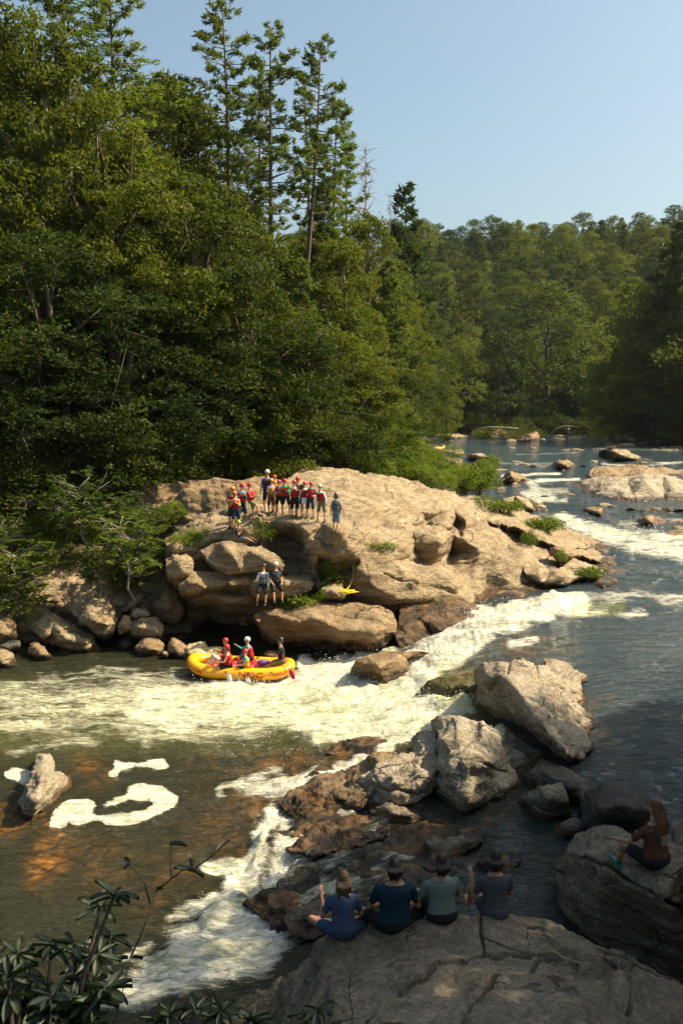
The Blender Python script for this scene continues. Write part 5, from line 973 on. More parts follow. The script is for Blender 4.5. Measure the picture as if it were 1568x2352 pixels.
def person(label, anchor, H, rz, pose, w=None, shirt=None, sleeve='short', vest=None, shorts=None, slen=.7, skirt=False, helmet=None, visor=False, shoes=None, hair=None, hairlen=0, braids=False, bun=False, glasses=False, wide=1., vox=.019, seat=False, hands=.4, group=None, cat='person', skin=None):
    s = H/1.74; e = empty('person', anchor, label, cat, group, rz)
    skin = skin or SKIN; t = unit(pose['tor']); X = V3(1, 0, 0); X = unit(X-t*np.dot(X, t)); Fw = np.cross(t, X)
    if 'yaw' in pose:
        c_, s_ = math.cos(pose['yaw']), math.sin(pose['yaw']); X, Fw = X*c_+Fw*s_, Fw*c_-X*s_
    hipx = V3(1, 0, 0); hips = [V3(-.09, 0, -.02), V3(.09, 0, -.02)]
    J = {'legs': [], 'arms': []}
    for i, (a, b) in enumerate(pose['legs']):
        k = hips[i]+unit(a)*.43; an = k+unit(b)*.42; J['legs'].append((hips[i], k, an, unit(b)))
    for i, (a, b) in enumerate(pose['arms']):
        sg = (-1, 1)[i]; sh_ = t*.435+X*sg*.165*wide; el = sh_+(X*a[0]+Fw*a[1]+t*a[2])/np.linalg.norm(a)*.28; wr = el+(X*b[0]+Fw*b[1]+t*b[2])/np.linalg.norm(b)*.245; J['arms'].append((sh_, el, wr))
    hd = unit(t*.6+V3(*pose['head'])*.8); nb = t*.52; hc = nb+hd*.20; hy = pose.get('hy', 0)
    Hx = unit(X*math.cos(hy)+Fw*math.sin(hy)); Hx = unit(Hx-hd*np.dot(Hx, hd)); Hf = np.cross(hd, Hx); HR = np.stack([Hx, Hf, hd], 1)
    if seat: dz = .115
    else: dz = -min(j[2][2] for j in J['legs'])+.085
    off = V3(0, 0, dz)
    def fin(mb, name, mat, v, par=e, sm=2):
        mb.v = [(q+off)*s for q in mb.v]; return remesh(mb, v*s, name, mat, par, sm)
    def rings(mb, lo, hi, add, wd=1., dp=1.):
        RR = [r for r in RINGS if lo <= r[0] <= hi]; V = []; k = 16
        hs = [lo]+[r[0] for r in RR if lo < r[0] < hi]+[hi]
        for h in hs:
            a = np.interp(h, [r[0] for r in RINGS], [r[1] for r in RINGS]); b = np.interp(h, [r[0] for r in RINGS], [r[2] for r in RINGS])
            for j in range(k):
                an = 6.2832*j/k; V.append(t*h+X*math.cos(an)*(a*wide*wd+add)+Fw*math.sin(an)*(b*(.5+.5*wide)*dp+add))
        F = [(i*k+j, i*k+(j+1) % k, (i+1)*k+(j+1) % k, (i+1)*k+j) for i in range(len(hs)-1) for j in range(k)]+[tuple(range(k))[::-1], tuple(range((len(hs)-1)*k, len(hs)*k))]
        mb.add(V, F)
    b = MB(); rings(b, -.10, .60, 0)
    b.ell(hc, (.074, .092, .112), HR); b.ell(hc+Hf*.02-hd*.06, (.055, .07, .055), HR); b.ell(hc+Hf*.095-hd*.015, (.013, .02, .022), HR, 8, 5)
    for sg in (-1, 1): b.ell(hc+Hx*sg*.076, (.012, .022, .032), HR, 8, 5)
    b.ell(hc+Hf*.082+hd*.03, (.05, .014, .012), HR, 8, 5); b.ell(hc+Hf*.085-hd*.058, (.026, .012, .01), HR, 8, 5)
    for i, (h, k, an, sd) in enumerate(J['legs']):
        cap(b, h, k, .082*wide**.5, .055); cap(b, k, an, .052, .034); m_ = k*.65+an*.35; b.ell(m_-V3(0, .012, 0), (.05, .052, .09), None, 10, 6)
        ff = unit(V3(sd[0]*.0, 1, 0)-sd*np.dot(V3(0, 1, 0), sd)) if abs(sd[1]) < .97 else V3(0, 0, 1)
        if 'toe' in pose: ff = unit(pose['toe'][i])
        cap(b, an-sd*.0+sd*.03-ff*.03, an+sd*.045+ff*.15, .036, .026)
    for i, (a, el, wr) in enumerate(J['arms']):
        cap(b, a, el, .050, .038); cap(b, el, wr, .038, .025)
        d = unit(wr-el); sd_ = unit(np.cross(d, Fw if abs(np.dot(d, Fw)) < .9 else X)); pn_ = np.cross(sd_, d)
        b.ell(wr+d*.05, (.014, .036, .052), np.stack([pn_, sd_, d], 1), 10, 6)
        for q in range(4):
            o = wr+d*.09+sd_*(-.027+.018*q); L1 = (.036, .042, .040, .030)[q]; c1 = unit(d+pn_*hands); c2 = unit(d+pn_*hands*2.6)
            cap(b, o, o+c1*L1, .0085, .008, 6); cap(b, o+c1*L1, o+c1*L1+c2*L1*.8, .008, .0065, 6)
        o = wr+d*.03+sd_*-.033; cap(b, o, o+unit(d*.7-sd_*.7+pn_*.3)*.05, .011, .008, 6)
    fin(b, 'body', skin, vox*.8 if vox > .012 else vox)
    if shirt:
        m = MB(); rings(m, -.07, .50, .016)
        f = {'short': .62, 'long': 1, 'none': .05}[sleeve]
        for a, el, wr in J['arms']:
            if sleeve != 'none': cap(m, a, a+(el-a)*(f if f < 1 else 1), .062, .056 if f < 1 else .048)
            if f == 1: cap(m, el, el+(wr-el)*.92, .048, .036)
        fin(m, 'shirt', shirt, vox)
    if shorts:
        m = MB(); rings(m, -.10, .06, .026)
        if skirt: 
            lo = (J['legs'][0][1]*slen+J['legs'][1][1]*slen+(1-slen)*(hips[0]+hips[1]))/2; m.tube([V3(0, 0, .05), lo*.5, lo], [.16, .19, .205], 16)
        else:
            for h, k, an, _ in J['legs']: cap(m, h, h+(k-h)*slen, .102*wide**.5, .090)
        fin(m, 'shorts', shorts, vox)
    if vest:
        m = MB(); rings(m, .06, .42, .050); 
        for sg in (-1, 1): cap(m, t*.40+X*sg*.09*wide+Fw*.09, t*.50+X*sg*.085*wide, .030, .032); cap(m, t*.50+X*sg*.085*wide, t*.40+X*sg*.09*wide-Fw*.09, .032, .030)
        m.ell(t*.30+Fw*.135, (.105*wide, .045, .10), np.stack([X, Fw, t], 1))
        vo = fin(m, 'life_vest', vest, vox)
        m = MB(); 
        for h in (.13, .28):
            P = [t*h+X*math.cos(q)*(.145*wide+.062)+Fw*math.sin(q)*(.112+.062+(.03 if math.sin(q) > .5 else 0)) for q in np.arange(0, 6.28, .35)]; m.tube(P, .011, 5, closed=True)
        m.v = [(q+off)*s for q in m.v]; m.build('strap', simple('strap_black', (.02, .02, .02), .6), vo)
    if helmet:
        m = MB(); m.ell(hc+hd*.035-Hf*.008, (.102, .122, .105), HR, 18, 9, z0=-.35); m.ell(hc+hd*.0-Hf*.055, (.092, .075, .075), HR, 14, 7)
        m.v = [(q+off)*s for q in m.v]; ho = m.build('helmet', helmet, e)
        m = MB(); P = [hc+hd*.0-Hf*.008+Hx*math.cos(q)*.101+Hf*math.sin(q)*.120 for q in np.arange(0, 6.28, .3)]; m.tube(P, .009, 5, closed=True)
        m.tube([hc+Hx*.088, hc+Hx*.07-hd*.09+Hf*.03, hc-hd*.125+Hf*.05, hc-Hx*.07-hd*.09+Hf*.03, hc-Hx*.088], .006, 5)
        m.v = [(q+off)*s for q in m.v]; m.build('helmet_rim', simple('rim_dark', (.05, .04, .04), .6), ho)
        if visor: m = MB(); m.ell(hc+hd*.03+Hf*.14, (.07, .07, .012), HR, 12, 5); m.v = [(q+off)*s for q in m.v]; m.build('visor', simple('rim_dark', (.05, .04, .04)), ho)
    if glasses == 'eyes' or (glasses and helmet):
        m = MB(); 
        for sg in (-1, 1): m.ell(hc+Hf*.09+Hx*sg*.032+hd*.008, (.026, .012, .018), HR, 10, 5)
        m.tube([hc+Hx*-.076+hd*.01, hc+Hf*.095+hd*.012, hc+Hx*.076+hd*.01], .005, 4); m.v = [(q+off)*s for q in m.v]; m.build('sunglasses', simple('glass_dark', (.015, .012, .01), .15, 0, .6), e)
    if shoes:
        for i, (h, k, an, sd) in enumerate(J['legs']):
            ff = unit(V3(0, 1, 0)-sd*np.dot(V3(0, 1, 0), sd)) if abs(sd[1]) < .97 else V3(0, 0, 1)
            if 'toe' in pose: ff = unit(pose['toe'][i])
            m = MB(); cap(m, an+sd*.045-ff*.045, an+sd*.055+ff*.15, .046, .038); cap(m, an-sd*.03, an+sd*.03, .044, .044); fin(m, 'shoe', shoes, vox)
    if hair:
        m = MB(); m.ell(hc+hd*.020-Hf*.014, (.085, .098, .108), HR, 16, 9); m.ell(hc-Hf*.038-hd*.045, (.081, .070, .115), HR, 14, 8)
        hr_ = np.random.RandomState(len(label))
        for q in np.linspace(-1, 1, 9): cap(m, hc-Hf*(.085-.03*abs(q))+Hx*q*.07+hd*.02, hc-Hf*(.075-.03*abs(q))+Hx*q*.072-hd*(.13+.05*hr_.rand()), .018, .009, 6)
        if hairlen:
            for q in np.linspace(-1, 1, 7):
                a = hc-Hf*.06+Hx*q*.062; z_ = hc-Hf*(.14-.02*abs(q))+Hx*q*(.085+.06*hairlen)-hd*(hairlen*(1-.22*abs(q)+.06*math.sin(q*9))); cap(m, a, (a+z_)/2-Hf*.03, .034, .036, 8); cap(m, (a+z_)/2-Hf*.03, z_, .036, .016, 8)
        if bun: m.ell(hc-Hf*.085-hd*.11, (.052, .045, .052), HR)
        ho = fin(m, 'hair', hair, vox, sm=1)
        if braids:
            m = MB()
            for sg in (-1, 1):
                a = hc+Hx*sg*.05-hd*.09-Hf*.05; z_ = hc+Hx*sg*.095-hd*.42-Hf*.12
                for q in range(11):
                    f = q/10; m.ell(a*(1-f)+z_*f+Hx*.006*(-1)**q, (.021*(1.1-.5*f), .021*(1.1-.5*f), .026), HR, 8, 5)
            m.v = [(q+off)*s for q in m.v]; m.build('braid', hair, e)
    if glasses and not helmet and glasses != 'eyes':
        m = MB()
        for sg in (-1, 1): m.ell(hc+Hx*sg*.034+hd*.112+Hf*.055, (.026, .016, .009), HR, 10, 5)
        m.v = [(q+off)*s for q in m.v]; m.build('sunglasses', simple('glass_dark', (.015, .012, .01), .15, 0, .6), e)
    e['_hc'] = 0; del e['_hc']
    return e, dict(hands=[(j[2]+off)*s for j in J['arms']], head=(hc+off)*s)
def wpt(e, p):
    M = Matrix.Rotation(e.rotation_euler[2], 3, 'Z'); return np.array(M@Vector(p))+np.array(e.location)
RED = plas('red', (.55, .03, .03)); ORA = plas('orange', (.75, .22, .03)); WHI = plas('white', (.75, .73, .68)); YEL = plas('yellow', (.75, .42, .03)); GRN = plas('lime', (.42, .62, .05)); BLK = plas('black', (.02, .02, .025)); GRYH = plas('grey', (.22, .23, .24))
VR = cloth('vest_red', (.42, .02, .02)); VY = cloth('vest_yellow', (.65, .33, .03)); VD = cloth('vest_dark', (.05, .05, .06)); VG = cloth('vest_grey', (.14, .16, .18)); VB = cloth('vest_brown', (.09, .05, .045))
cB = cloth('blue', (.10, .22, .38)); cT = cloth('tan', (.36, .27, .12)); cR = cloth('red', (.5, .07, .06)); cL = cloth('lilac', (.42, .32, .52)); cG = cloth('green', (.05, .30, .10)); cM = cloth('mint', (.38, .55, .42)); cW = cloth('white', (.68, .70, .70)); cN = cloth('navy', (.025, .035, .07)); cK = cloth('black', (.018, .018, .02)); cKh = cloth('khaki', (.17, .15, .09)); cGB = cloth('greyblue', (.13, .19, .22)); cTe = cloth('teal', (.06, .30, .32)); cBr = cloth('brown', (.13, .07, .05))
SH = simple('shoe_dark', (.03, .028, .026), .7)
def at_feet(x, y, z): return at_z(x, y, z)
RI = lambda n: [o for o in COL.objects if o.name.startswith(n)]
def drop_on(x, y, zg):
    """find the rock surface under a picture point"""
    dg = bpy.context.evaluated_depsgraph_get()
    d = Vector(ray(x, y)).normalized(); ok, loc, no, idx, ob, mx = SC.ray_cast(dg, Vector(CAM), d, distance=120)
    return np.array(loc) if ok else at_z(x, y, zg)
bpy.context.view_layer.update()
_hid = [o for o in COL.objects if o.name.startswith(('foliage', 'crown', 'trunk', 'stem'))]
for o in _hid: o.hide_viewport = True
bpy.context.view_layer.update()
def Z1(zx, zy): return 489.2+.22*zx, 1053.7+.22*zy
G = 'helmeted people standing on the outcrop'
PPL = [
 # zx, feet, top, facing(deg: 180 = towards viewer), pose, outfit, label
 (205,722,290,150,ps(arms=CROSS),dict(shirt=cT,sleeve='long',vest=VR,shorts=cN,slen=.85,helmet=ORA,shoes=SH),'person in orange helmet and tan sleeves, rearmost of the two orange helmets'),
 (240,742,340,195,ps(arms=ARMS_FACE,hy=.3),dict(shirt=cT,sleeve='long',vest=VR,shorts=cN,slen=.8,helmet=ORA,shoes=SH),'shorter person in orange helmet in front of the other orange helmet'),
 (300,678,258,200,ps(arms=ARMS_FACE),dict(shirt=cB,sleeve='long',vest=VR,shorts=cN,slen=.95,helmet=RED,shoes=SH,glasses='eyes'),'person in red helmet and blue sleeves touching the chin, beside the orange helmets'),
 (400,648,250,245,ps(arms=CROSS,legs=(((0,.05,-1),(0,0,-1)),((.12,.95,-.35),(0,.35,-1)))),dict(shirt=cR,sleeve='long',vest=VR,shorts=cKh,helmet=RED,shoes=SH,glasses='eyes'),'person in red helmet and red sleeves with one foot up on the rock step'),
 (572,556,118,165,ps(arms=HIPS),dict(shirt=cB,sleeve='short',vest=VD,shorts=cN,slen=.8,helmet=WHI,shoes=SH,wide=1.12),'tallest man in white helmet and blue shirt behind the yellow helmet'),
 (642,545,172,170,ps(arms=HOLD),dict(shirt=cBr,sleeve='long',vest=VY,shorts=cBr,helmet=RED,shoes=SH),'person in red helmet and yellow vest half hidden behind the yellow helmet'),
 (612,574,208,190,ps(arms=HOLD),dict(shirt=cL,sleeve='long',vest=VY,shorts=cBr,slen=.95,helmet=YEL,shoes=SH),'small person in yellow helmet with lilac sleeves'),
 (698,586,222,170,ps(arms=(((-.2,.1,-1),(0,.2,-1)),((.25,.3,-1),(-.5,.7,.3)))),dict(shirt=cB,sleeve='long',vest=VR,shorts=cK,helmet=RED,shoes=SH),'person in red helmet with blue sleeves left of the green sleeved one'),
 (762,594,207,160,ps(arms=ARMS_FACE,legs=(((-.14,.05,-1),(0,-.03,-1)),((.16,.1,-1),(0,-.1,-1)))),dict(shirt=cG,sleeve='long',vest=VR,shorts=cK,helmet=RED),'person in red helmet with green sleeves covering the mouth'),
 (895,600,190,180,ps(arms=CROSS),dict(shirt=cBr,sleeve='long',vest=VD,shorts=cN,helmet=RED,shoes=SH),'person in red helmet and dark vest standing behind the mint shirt'),
 (856,612,222,180,ps(arms=ARM_R_FACE),dict(shirt=cM,sleeve='long',vest=VR,shorts=cK,slen=1.0,helmet=RED,shoes=SH,wide=1.1),'person in red helmet, mint shirt and long black shorts touching the face'),
 (955,606,238,175,ps(arms=ARMS_FACE),dict(shirt=cW,sleeve='long',vest=VR,shorts=cW,slen=.55,skirt=True,helmet=RED),'person in red helmet, white sleeves and short white skirt'),
 (1018,606,243,170,ps(arms=HOLD),dict(shirt=cN,sleeve='short',vest=VR,shorts=cN,slen=1.0,helmet=RED,shoes=SH),'person in red helmet and red vest with knee length navy shorts'),
 (1130,655,263,150,ps(tor=(.05,.05,1),arms=(((-.35,0,-1),(-.1,.1,-1)),((.3,0,-1),(.05,.25,-1))),hy=.5),dict(shirt=cW,sleeve='long',vest=VR,shorts=cKh,slen=.9,helmet=WHI,shoes=SH),'man in white helmet, white sleeves and khaki shorts turning to the group'),
 (1290,780,345,-20,ps(tor=(0,.1,1),arms=(((-.35,.1,-1),(-.1,.5,-.6)),((.35,-.15,-1),(.15,.15,-1))),legs=(((-.05,.32,-1),(0,-.1,-1)),((.05,-.28,-1),(0,-.45,-1)))),dict(shirt=cGB,sleeve='none',vest=VG,shorts=cGB,slen=.85,helmet=GRYH,hair=simple('hair_brown',(.10,.055,.03),.7),hairlen=.16,shoes=SH),'long haired person in grey helmet walking away from the group to the right')]
for zx, fy, ty, fc, po, of, lab in PPL:
    x, y = Z1(zx, fy); P = drop_on(x, y, 5); xt, yt = Z1(zx, ty)
    Yd = P[1]; 
    if Yd < 38 or Yd > 52: P = at_Y(x, y, 44); Yd = 44
    jr = np.random.RandomState(zx); J3 = lambda v, k: tuple(np.array(v, float)+jr.normal(size=3)*k)
    po = dict(po); po['legs'] = tuple((J3(a, .07), J3(b, .05)) for a, b in po['legs']); po['arms'] = tuple((J3(a, .14), J3(b, .14)) for a, b in po['arms']); po['tor'] = J3(po['tor'], .05); po['hy'] = po['hy']+jr.normal()*.3
    Hh = (y-yt)*(Yd/cp/1.0)/FPX*.995
    person(lab, P-V3(0, 0, .03), min(1.95, max(1.35, Hh)), R(fc), po, group=G, **of)
x, y = Z1(285, 868); P = drop_on(x, y, 4.4)
person('person in lime green helmet sitting on the rock nose with legs to the right', P+V3(0,0,.06), 1.6, R(-115), ps(tor=(0,-.12,1), legs=(((-.1,1,.22),(0,.9,-.35)),((.12,1,.1),(0,.92,-.35))), arms=ARMS_FACE, hy=-.6), shirt=cBr, sleeve='short', vest=VB, shorts=cGB, helmet=GRN, shoes=simple('sandal',(.12,.10,.07)), seat=True)
x, y = Z1(540, 1330); P = drop_on(x, y, 2.8)
sitp = (((-.22,.75,-.65),(.05,.12,-1)),((.12,.8,-.6),(.05,.1,-1)))
person('guide in black helmet and white sleeves perched on the ledge', P+V3(-.05,-.15,-.02), 1.78, R(172), ps(tor=(0,-.12,1), legs=sitp, arms=ARM_R_FACE), shirt=cW, sleeve='long', vest=VG, shorts=cK, slen=.95, helmet=BLK, shoes=SH, seat=True, group='two guides seated on the ledge')
x, y = Z1(655, 1320); P = drop_on(x, y, 2.85)
person('guide in white helmet and navy tee perched on the ledge', P+V3(0,-.2,.02), 1.82, R(200), ps(tor=(0,.1,1), legs=(((-.18,.8,-.55),(.05,.12,-1)),((.2,.8,-.55),(0,.2,-1))), arms=(((-.3,.35,-1),(.3,.9,-.5)),((.35,.3,-1),(-.2,.9,-.45)))), shirt=cN, vest=VD, shorts=cK, slen=.95, helmet=WHI, glasses='eyes', shoes=SH, seat=True, group='two guides seated on the ledge')
# ------------------------------------------------------------------ raft
def raft():
    YL = simple('raft_yellow', (.88, .40, .008), .38, .06, .45, 5, .15); RD = simple('raft_red', (.50, .02, .03), .4, .08); GYF = simple('raft_floor', (.25, .22, .18), .7)
    a_ = at_z(549, 1558, .0); e = empty('inflatable_raft', (a_[0], a_[1]+.75, .02), 'yellow inflatable raft with red lettering riding the edge of the rapid', 'raft', None, R(-1))
    e.rotation_euler = (R(3), R(1.5), R(-3))
    Lh, Wh, r = 1.88, .72, .235
    def loop(q):
        c, s = math.cos(q), math.sin(q); x = Lh*abs(c)**.62*(1 if c > 0 else -1); y = Wh*abs(s)**.72*(1 if s > 0 else -1)
        return np.array([x, y, r-.05+.17*(abs(x)/Lh)**5+(.07*(abs(x)/Lh)**5 if x < 0 else 0)])
    n = 400; L = np.array([loop(q) for q in np.linspace(0, 2*math.pi, n, endpoint=False)])
    # even spacing
    d = np.r_[0, np.cumsum(np.linalg.norm(np.roll(L, -1, 0)-L, axis=1))]; tot = d[-1]; Lc = np.vstack([L, L[:1]])
    def at(sv): sv = sv % tot; return np.array([np.interp(sv, d, Lc[:, k]) for k in range(3)])
    ns = 120; P = [at(tot*i/ns) for i in range(ns)]
    mb = MB(); mb.tube(P, [r*(1-.10*(abs(p[0])/Lh)**6) for p in P], 20, closed=True); mb.build('outer_tube', YL, e)
    mb = MB(); q = 48; V = [np.array([p[0]*.93, p[1]*.9, .06+.22*(abs(p[0])/Lh)**5]) for p in P]; V.append(np.array([0, 0, .06])); F = [(i, (i+1) % ns, ns) for i in range(ns)]; mb.add(V, F); mb.build('floor', GYF, e)
    for x in (-1.02, -.30, .42): MB().tube([V3(x, -Wh+.12, .26), V3(x, Wh-.12, .26)], .155, 16).build('thwart', RD, e)
    # seams
    for x in (-1.35, -.55, .45, 1.3):
        for sg in (-1, 1):
            pass
    # perimeter rope with tied rings on the near side
    def onside(sv, ang, out=.012):
        p = at(sv); tn = unit(at(sv+.02)-at(sv-.02)); o = unit(np.cross(tn, V3(0, 0, 1))); 
        if np.dot(o[:2], p[:2]) < 0: o = -o
        u = np.cross(o, tn); u = u if u[2] > 0 else -u
        rr = r*(1-.10*(abs(p[0])/Lh)**6)+out
        return p+o*math.cos(ang)*rr+u*math.sin(ang)*rr, o
    # arclength position of the middle of the near side (y = -Wh)
    near_s = min(np.linspace(0, tot, 2000), key=lambda s_: abs(at(s_)[0])+(10 if at(s_)[1] > 0 else 0))
    sgn = 1 if at(near_s+.1)[0] > at(near_s)[0] else -1
    def S(x): return near_s+sgn*x
    rope = MB(); pts = []
    for k in range(41):
        x = -1.25+2.5*k/40; sag = .10*math.sin(math.pi*((x+1.25) % .8333)/.8333); pts.append(onside(S(x), .55-sag*3.2, .015)[0])
    rope.tube(pts, .011, 5); rope.build('grab_rope', simple('rope_pale', (.62, .42, .10), .8), e)
    for x in (-1.25, -.417, .417, 1.25):
        m = MB(); c, o = onside(S(x), .55, .01); m.ell(c, (.05, .02, .035)); m.tube([c+V3(-.06, -.01, .03), c, c+V3(.07, -.012, -.03)], .010, 4); m.build('rope_ring', simple('ring_brown', (.25, .10, .03), .7), e)
    LET = simple('letter_red', (.55, .04, .03), .5)
    for txt, x0, size, mid in (('NOC', .50, .30, .10), ('NOC.COM', -1.72, .16, .02), ('NOC.COM', 1.66, .15, .12)):
        cu = bpy.data.curves.new('lettering', 'FONT'); cu.body = txt; cu.size = size; cu.align_x = 'CENTER'; cu.align_y = 'CENTER'; cu.extrude = 0; cu.offset = size*.035
        cu.space_character = 1.05; cu.resolution_u = 4
        o = bpy.data.objects.new('tmp', cu); COL.objects.link(o); bpy.context.view_layer.update()
        dg = bpy.context.evaluated_depsgraph_get(); me = bpy.data.meshes.new_from_object(o.evaluated_get(dg)); bpy.data.objects.remove(o)
        import bmesh
        bm = bmesh.new(); bm.from_mesh(me); bmesh.ops.triangulate(bm, faces=bm.faces[:]); bmesh.ops.subdivide_edges(bm, edges=bm.edges[:], cuts=2, use_grid_fill=True)
        wx = 1.3 if txt == 'NOC' else 1.0
        for v in bm.verts: v.co = Vector(onside(S(x0+v.co.x*wx), mid+v.co.y/r, .006)[0])
        bm.to_mesh(me); bm.free(); me.materials.clear(); me.materials.append(LET); link('lettering', me, e)
    return e
RAFT = raft(); bpy.context.view_layer.update(); RM = RAFT.matrix_world.copy()
def rp(x, y, z): return np.array(RM@Vector((x, y, z)))
def paddle(label, a, b, blade=True, group='paddles held in the raft', bladec=(.70, .68, .62)):
    """a = grip, b = blade tip (world)"""
    a, b = np.array(a, float), np.array(b, float); d = unit(b-a); L_ = np.linalg.norm(b-a)
    e = empty('paddle', a, label, 'paddle', group)
    m = MB(); m.tube([V3(0, 0, 0), d*(L_-.42)], .017, 8); sd = unit(np.cross(d, V3(0, 1, 0))); m.tube([-sd*.05, sd*.05], .018, 6); m.build('shaft', plas('red', (.55, .03, .03)), e)
    m = MB(); c = d*(L_-.22); n_ = np.cross(sd, d); m.ell(c, (.095, .012, .235), np.stack([sd, n_, d], 1), 14, 9); m.build('blade', simple('blade_'+str(bladec[0]), bladec, .35), e)
def RZ(zx, zy): return 388.9+.224*zx, 1455+.224*zy
HRB = simple('hair_dark', (.035, .022, .015), .6)
sitR = (((-.25,.9,-.15),(0,.1,-1)),((.25,.9,-.1),(0,.25,-1)))
p1, i1 = person('rafter in red helmet and red vest paddling at the front of the raft', rp(-.38,-.60,.36), 1.68, R(95), ps(tor=(0,.12,1), legs=(((-.25,.9,-.15),(.3,.1,-1)),((.25,.9,-.1),(.1,.25,-1))), arms=(((-.25,.55,-.85),(.1,.8,.1)),((.2,.5,-.8),(-.3,.9,-.1)))), shirt=None, vest=VR, shorts=cK, helmet=RED, hair=HRB, seat=True, skin=SKIN, shoes=None, wide=1.1)
p2, i2 = person('young rafter in red helmet with yellow and teal gear in the middle of the raft', rp(.30,-.58,.30), 1.5, R(100), ps(tor=(0,.1,1), legs=sitR, arms=(((-.2,.5,-.8),(.1,.9,.0)),((.2,.5,-.7),(-.2,.9,.2)))), shirt=cTe, sleeve='short', vest=VY, shorts=cK, helmet=RED, seat=True)
p3, i3 = person('rafter in white helmet with teal sleeves reaching forward on the far side of the raft', rp(.30,.42,.36), 1.72, R(95), ps(tor=(0,.2,1), legs=sitR, arms=(((-.2,.6,-.8),(.1,.9,-.1)),((.1,.9,-.2),(-.1,.6,.7)))), shirt=cTe, sleeve='long', vest=VR, shorts=cK, helmet=WHI, seat=True)
p4, i4 = person('raft guide in black cap helmet and black tee steering at the stern', rp(1.60,-.1,.46), 1.85, R(85), ps(tor=(.05,.12,1), legs=(((-.2,1,-.25),(0,.9,-.45)),((.2,1,-.3),(0,.9,-.5))), arms=(((-.25,.55,-.8),(.2,.9,.25)),((.3,.1,-1),(0,.4,-.8)))), shirt=cK, shorts=cKh, slen=.8, helmet=BLK, visor=True, glasses='eyes', seat=True, wide=1.1, skin=SKIN2)
p5, i5 = person('rafter in red helmet mostly hidden behind the front paddler', rp(-.62,.45,.32), 1.62, R(100), ps(tor=(0,.1,1), legs=sitR, arms=(((-.2,.4,-.9),(.1,.8,.2)),((.2,.5,-.6),(-.3,.7,.5)))), vest=VR, shirt=cBr, sleeve='short', shorts=cK, helmet=RED, seat=True)
def pad_at(lab, z0, z1, Yo0, Yo1, **k):
    a = at_Y(*RZ(*z0), RAFT.location[1]+Yo0); b = at_Y(*RZ(*z1), RAFT.location[1]+Yo1); paddle(lab, a, b, **k)
pad_at('red paddle with white blade dipped near the NOC.COM end', (525,228), (632,500), -.45, -1.15)
pad_at('red paddle with white blade crossing the big NOC letters', (706,255), (828,535), -.45, -1.2)
pad_at('red paddle held up on the far side of the raft', (735,205), (960,335), .4, .3)
pad_at('all red guide paddle at the stern', (1148,205), (1282,468), -.3, -1.15, bladec=(.5, .03, .03))
# bundled barrel and bag
def barrel():
    c = rp(-1.08, -.08, .42); e = empty('dry_barrel', c, 'pink-white roped barrel with white lid lying in the raft bow', 'barrel')
    ax = unit(V3(.42, .15, .62)); m = MB(); m.tube([-ax*.28, -ax*.2, ax*.2, ax*.28], [.17, .195, .195, .17], 18); m.build('barrel_body', simple('barrel_pink', (.62, .42, .36), .6), e)
    m = MB(); m.tube([-ax*.30, -ax*.26], [.17, .18], 18); m.build('lid', simple('barrel_white', (.8, .78, .74), .5), e)
    m = MB(); s1 = unit(np.cross(ax, V3(0, 0, 1))); s2 = np.cross(ax, s1)
    for h in (-.12, .05, .18): m.tube([ax*h+(s1*math.cos(q)+s2*math.sin(q))*.20 for q in np.arange(0, 6.28, .4)], .010, 4, closed=True)
    m.build('rope', simple('rope_brown', (.25, .12, .06), .8), e)
barrel()
c = rp(.86, .1, .34); e = empty('bag', c, 'purple dry bag stowed in front of the raft guide', 'bag'); m = MB(); m.ell(V3(0,0,.05), (.26,.17,.15)); m.build('bag_body', simple('bag_purple', (.20, .11, .28), .5), e); m = MB(); m.tube([V3(-.22,0,.18), V3(-.26,0,.26), V3(-.18,.05,.24)], .03, 6); m.build('closure', simple('strap_black', (.02,.02,.02)), e)
# yellow throw rope
def coil():
    c = drop_on(790, 1364, 2.2); rs = np.random.RandomState(8); P = []
    for i in range(150):
        a = i*.37; rr = .16+.20*rs.rand()**.5*(.6+.4*math.sin(i*.11)); P.append(c+V3(math.cos(a)*rr*1.7, math.sin(a)*rr*.7, .06+.035*math.sin(i*.9)+.0006*i))
    P += [c+V3(.2, .2, .25), c+V3(.35, .5, .5), c+V3(.42, .8, .9), c+V3(.45, 1.0, 1.3)]
    m = MB(); m.tube(P, .016, 5); b = m.build('throw_rope', simple('rope_yellow', (.80, .62, .03), .6)); 
    tag(b, 'coiled bright yellow throw rope lying on the rocks', 'rope')
coil()
# far raft
def far_raft():
    YL = simple('raft_yellow', (.88, .40, .008)); P = at_z(990, 1032, 2.75); P = at_Y(990, 1032, 160); e = empty('inflatable_raft', P-V3(0, 0, .15), 'small distant yellow raft drawn up beside the ledge upstream', 'raft', None, R(12))
    m = MB(); L = [V3(2.1*abs(math.cos(q))**.6*(1 if math.cos(q) > 0 else -1), .75*math.sin(q), .25+.3*abs(math.cos(q))**5) for q in np.linspace(0, 6.2832, 40, endpoint=False)]; m.tube(L, .25, 10, closed=True); m.build('outer_tube', YL, e)
    for x in (-.6, .5): MB().tube([V3(x, -.6, .3), V3(x, .6, .3)], .15, 8).build('thwart', simple('raft_grey', (.3, .3, .3)), e)
    return P
FP = far_raft()
person('distant person in red helmet at the left end of the far raft', FP+V3(-1.9, .3, .2), 1.7, R(160), ps(arms=HOLD), shirt=cBr, vest=VR, shorts=cK, helmet=RED, vox=.035)
person('distant person in red helmet standing by the middle of the far raft', FP+V3(-.6, .5, .1), 1.7, R(200), ps(arms=HOLD), shirt=cBr, vest=VY, shorts=cK, helmet=RED, vox=.035)
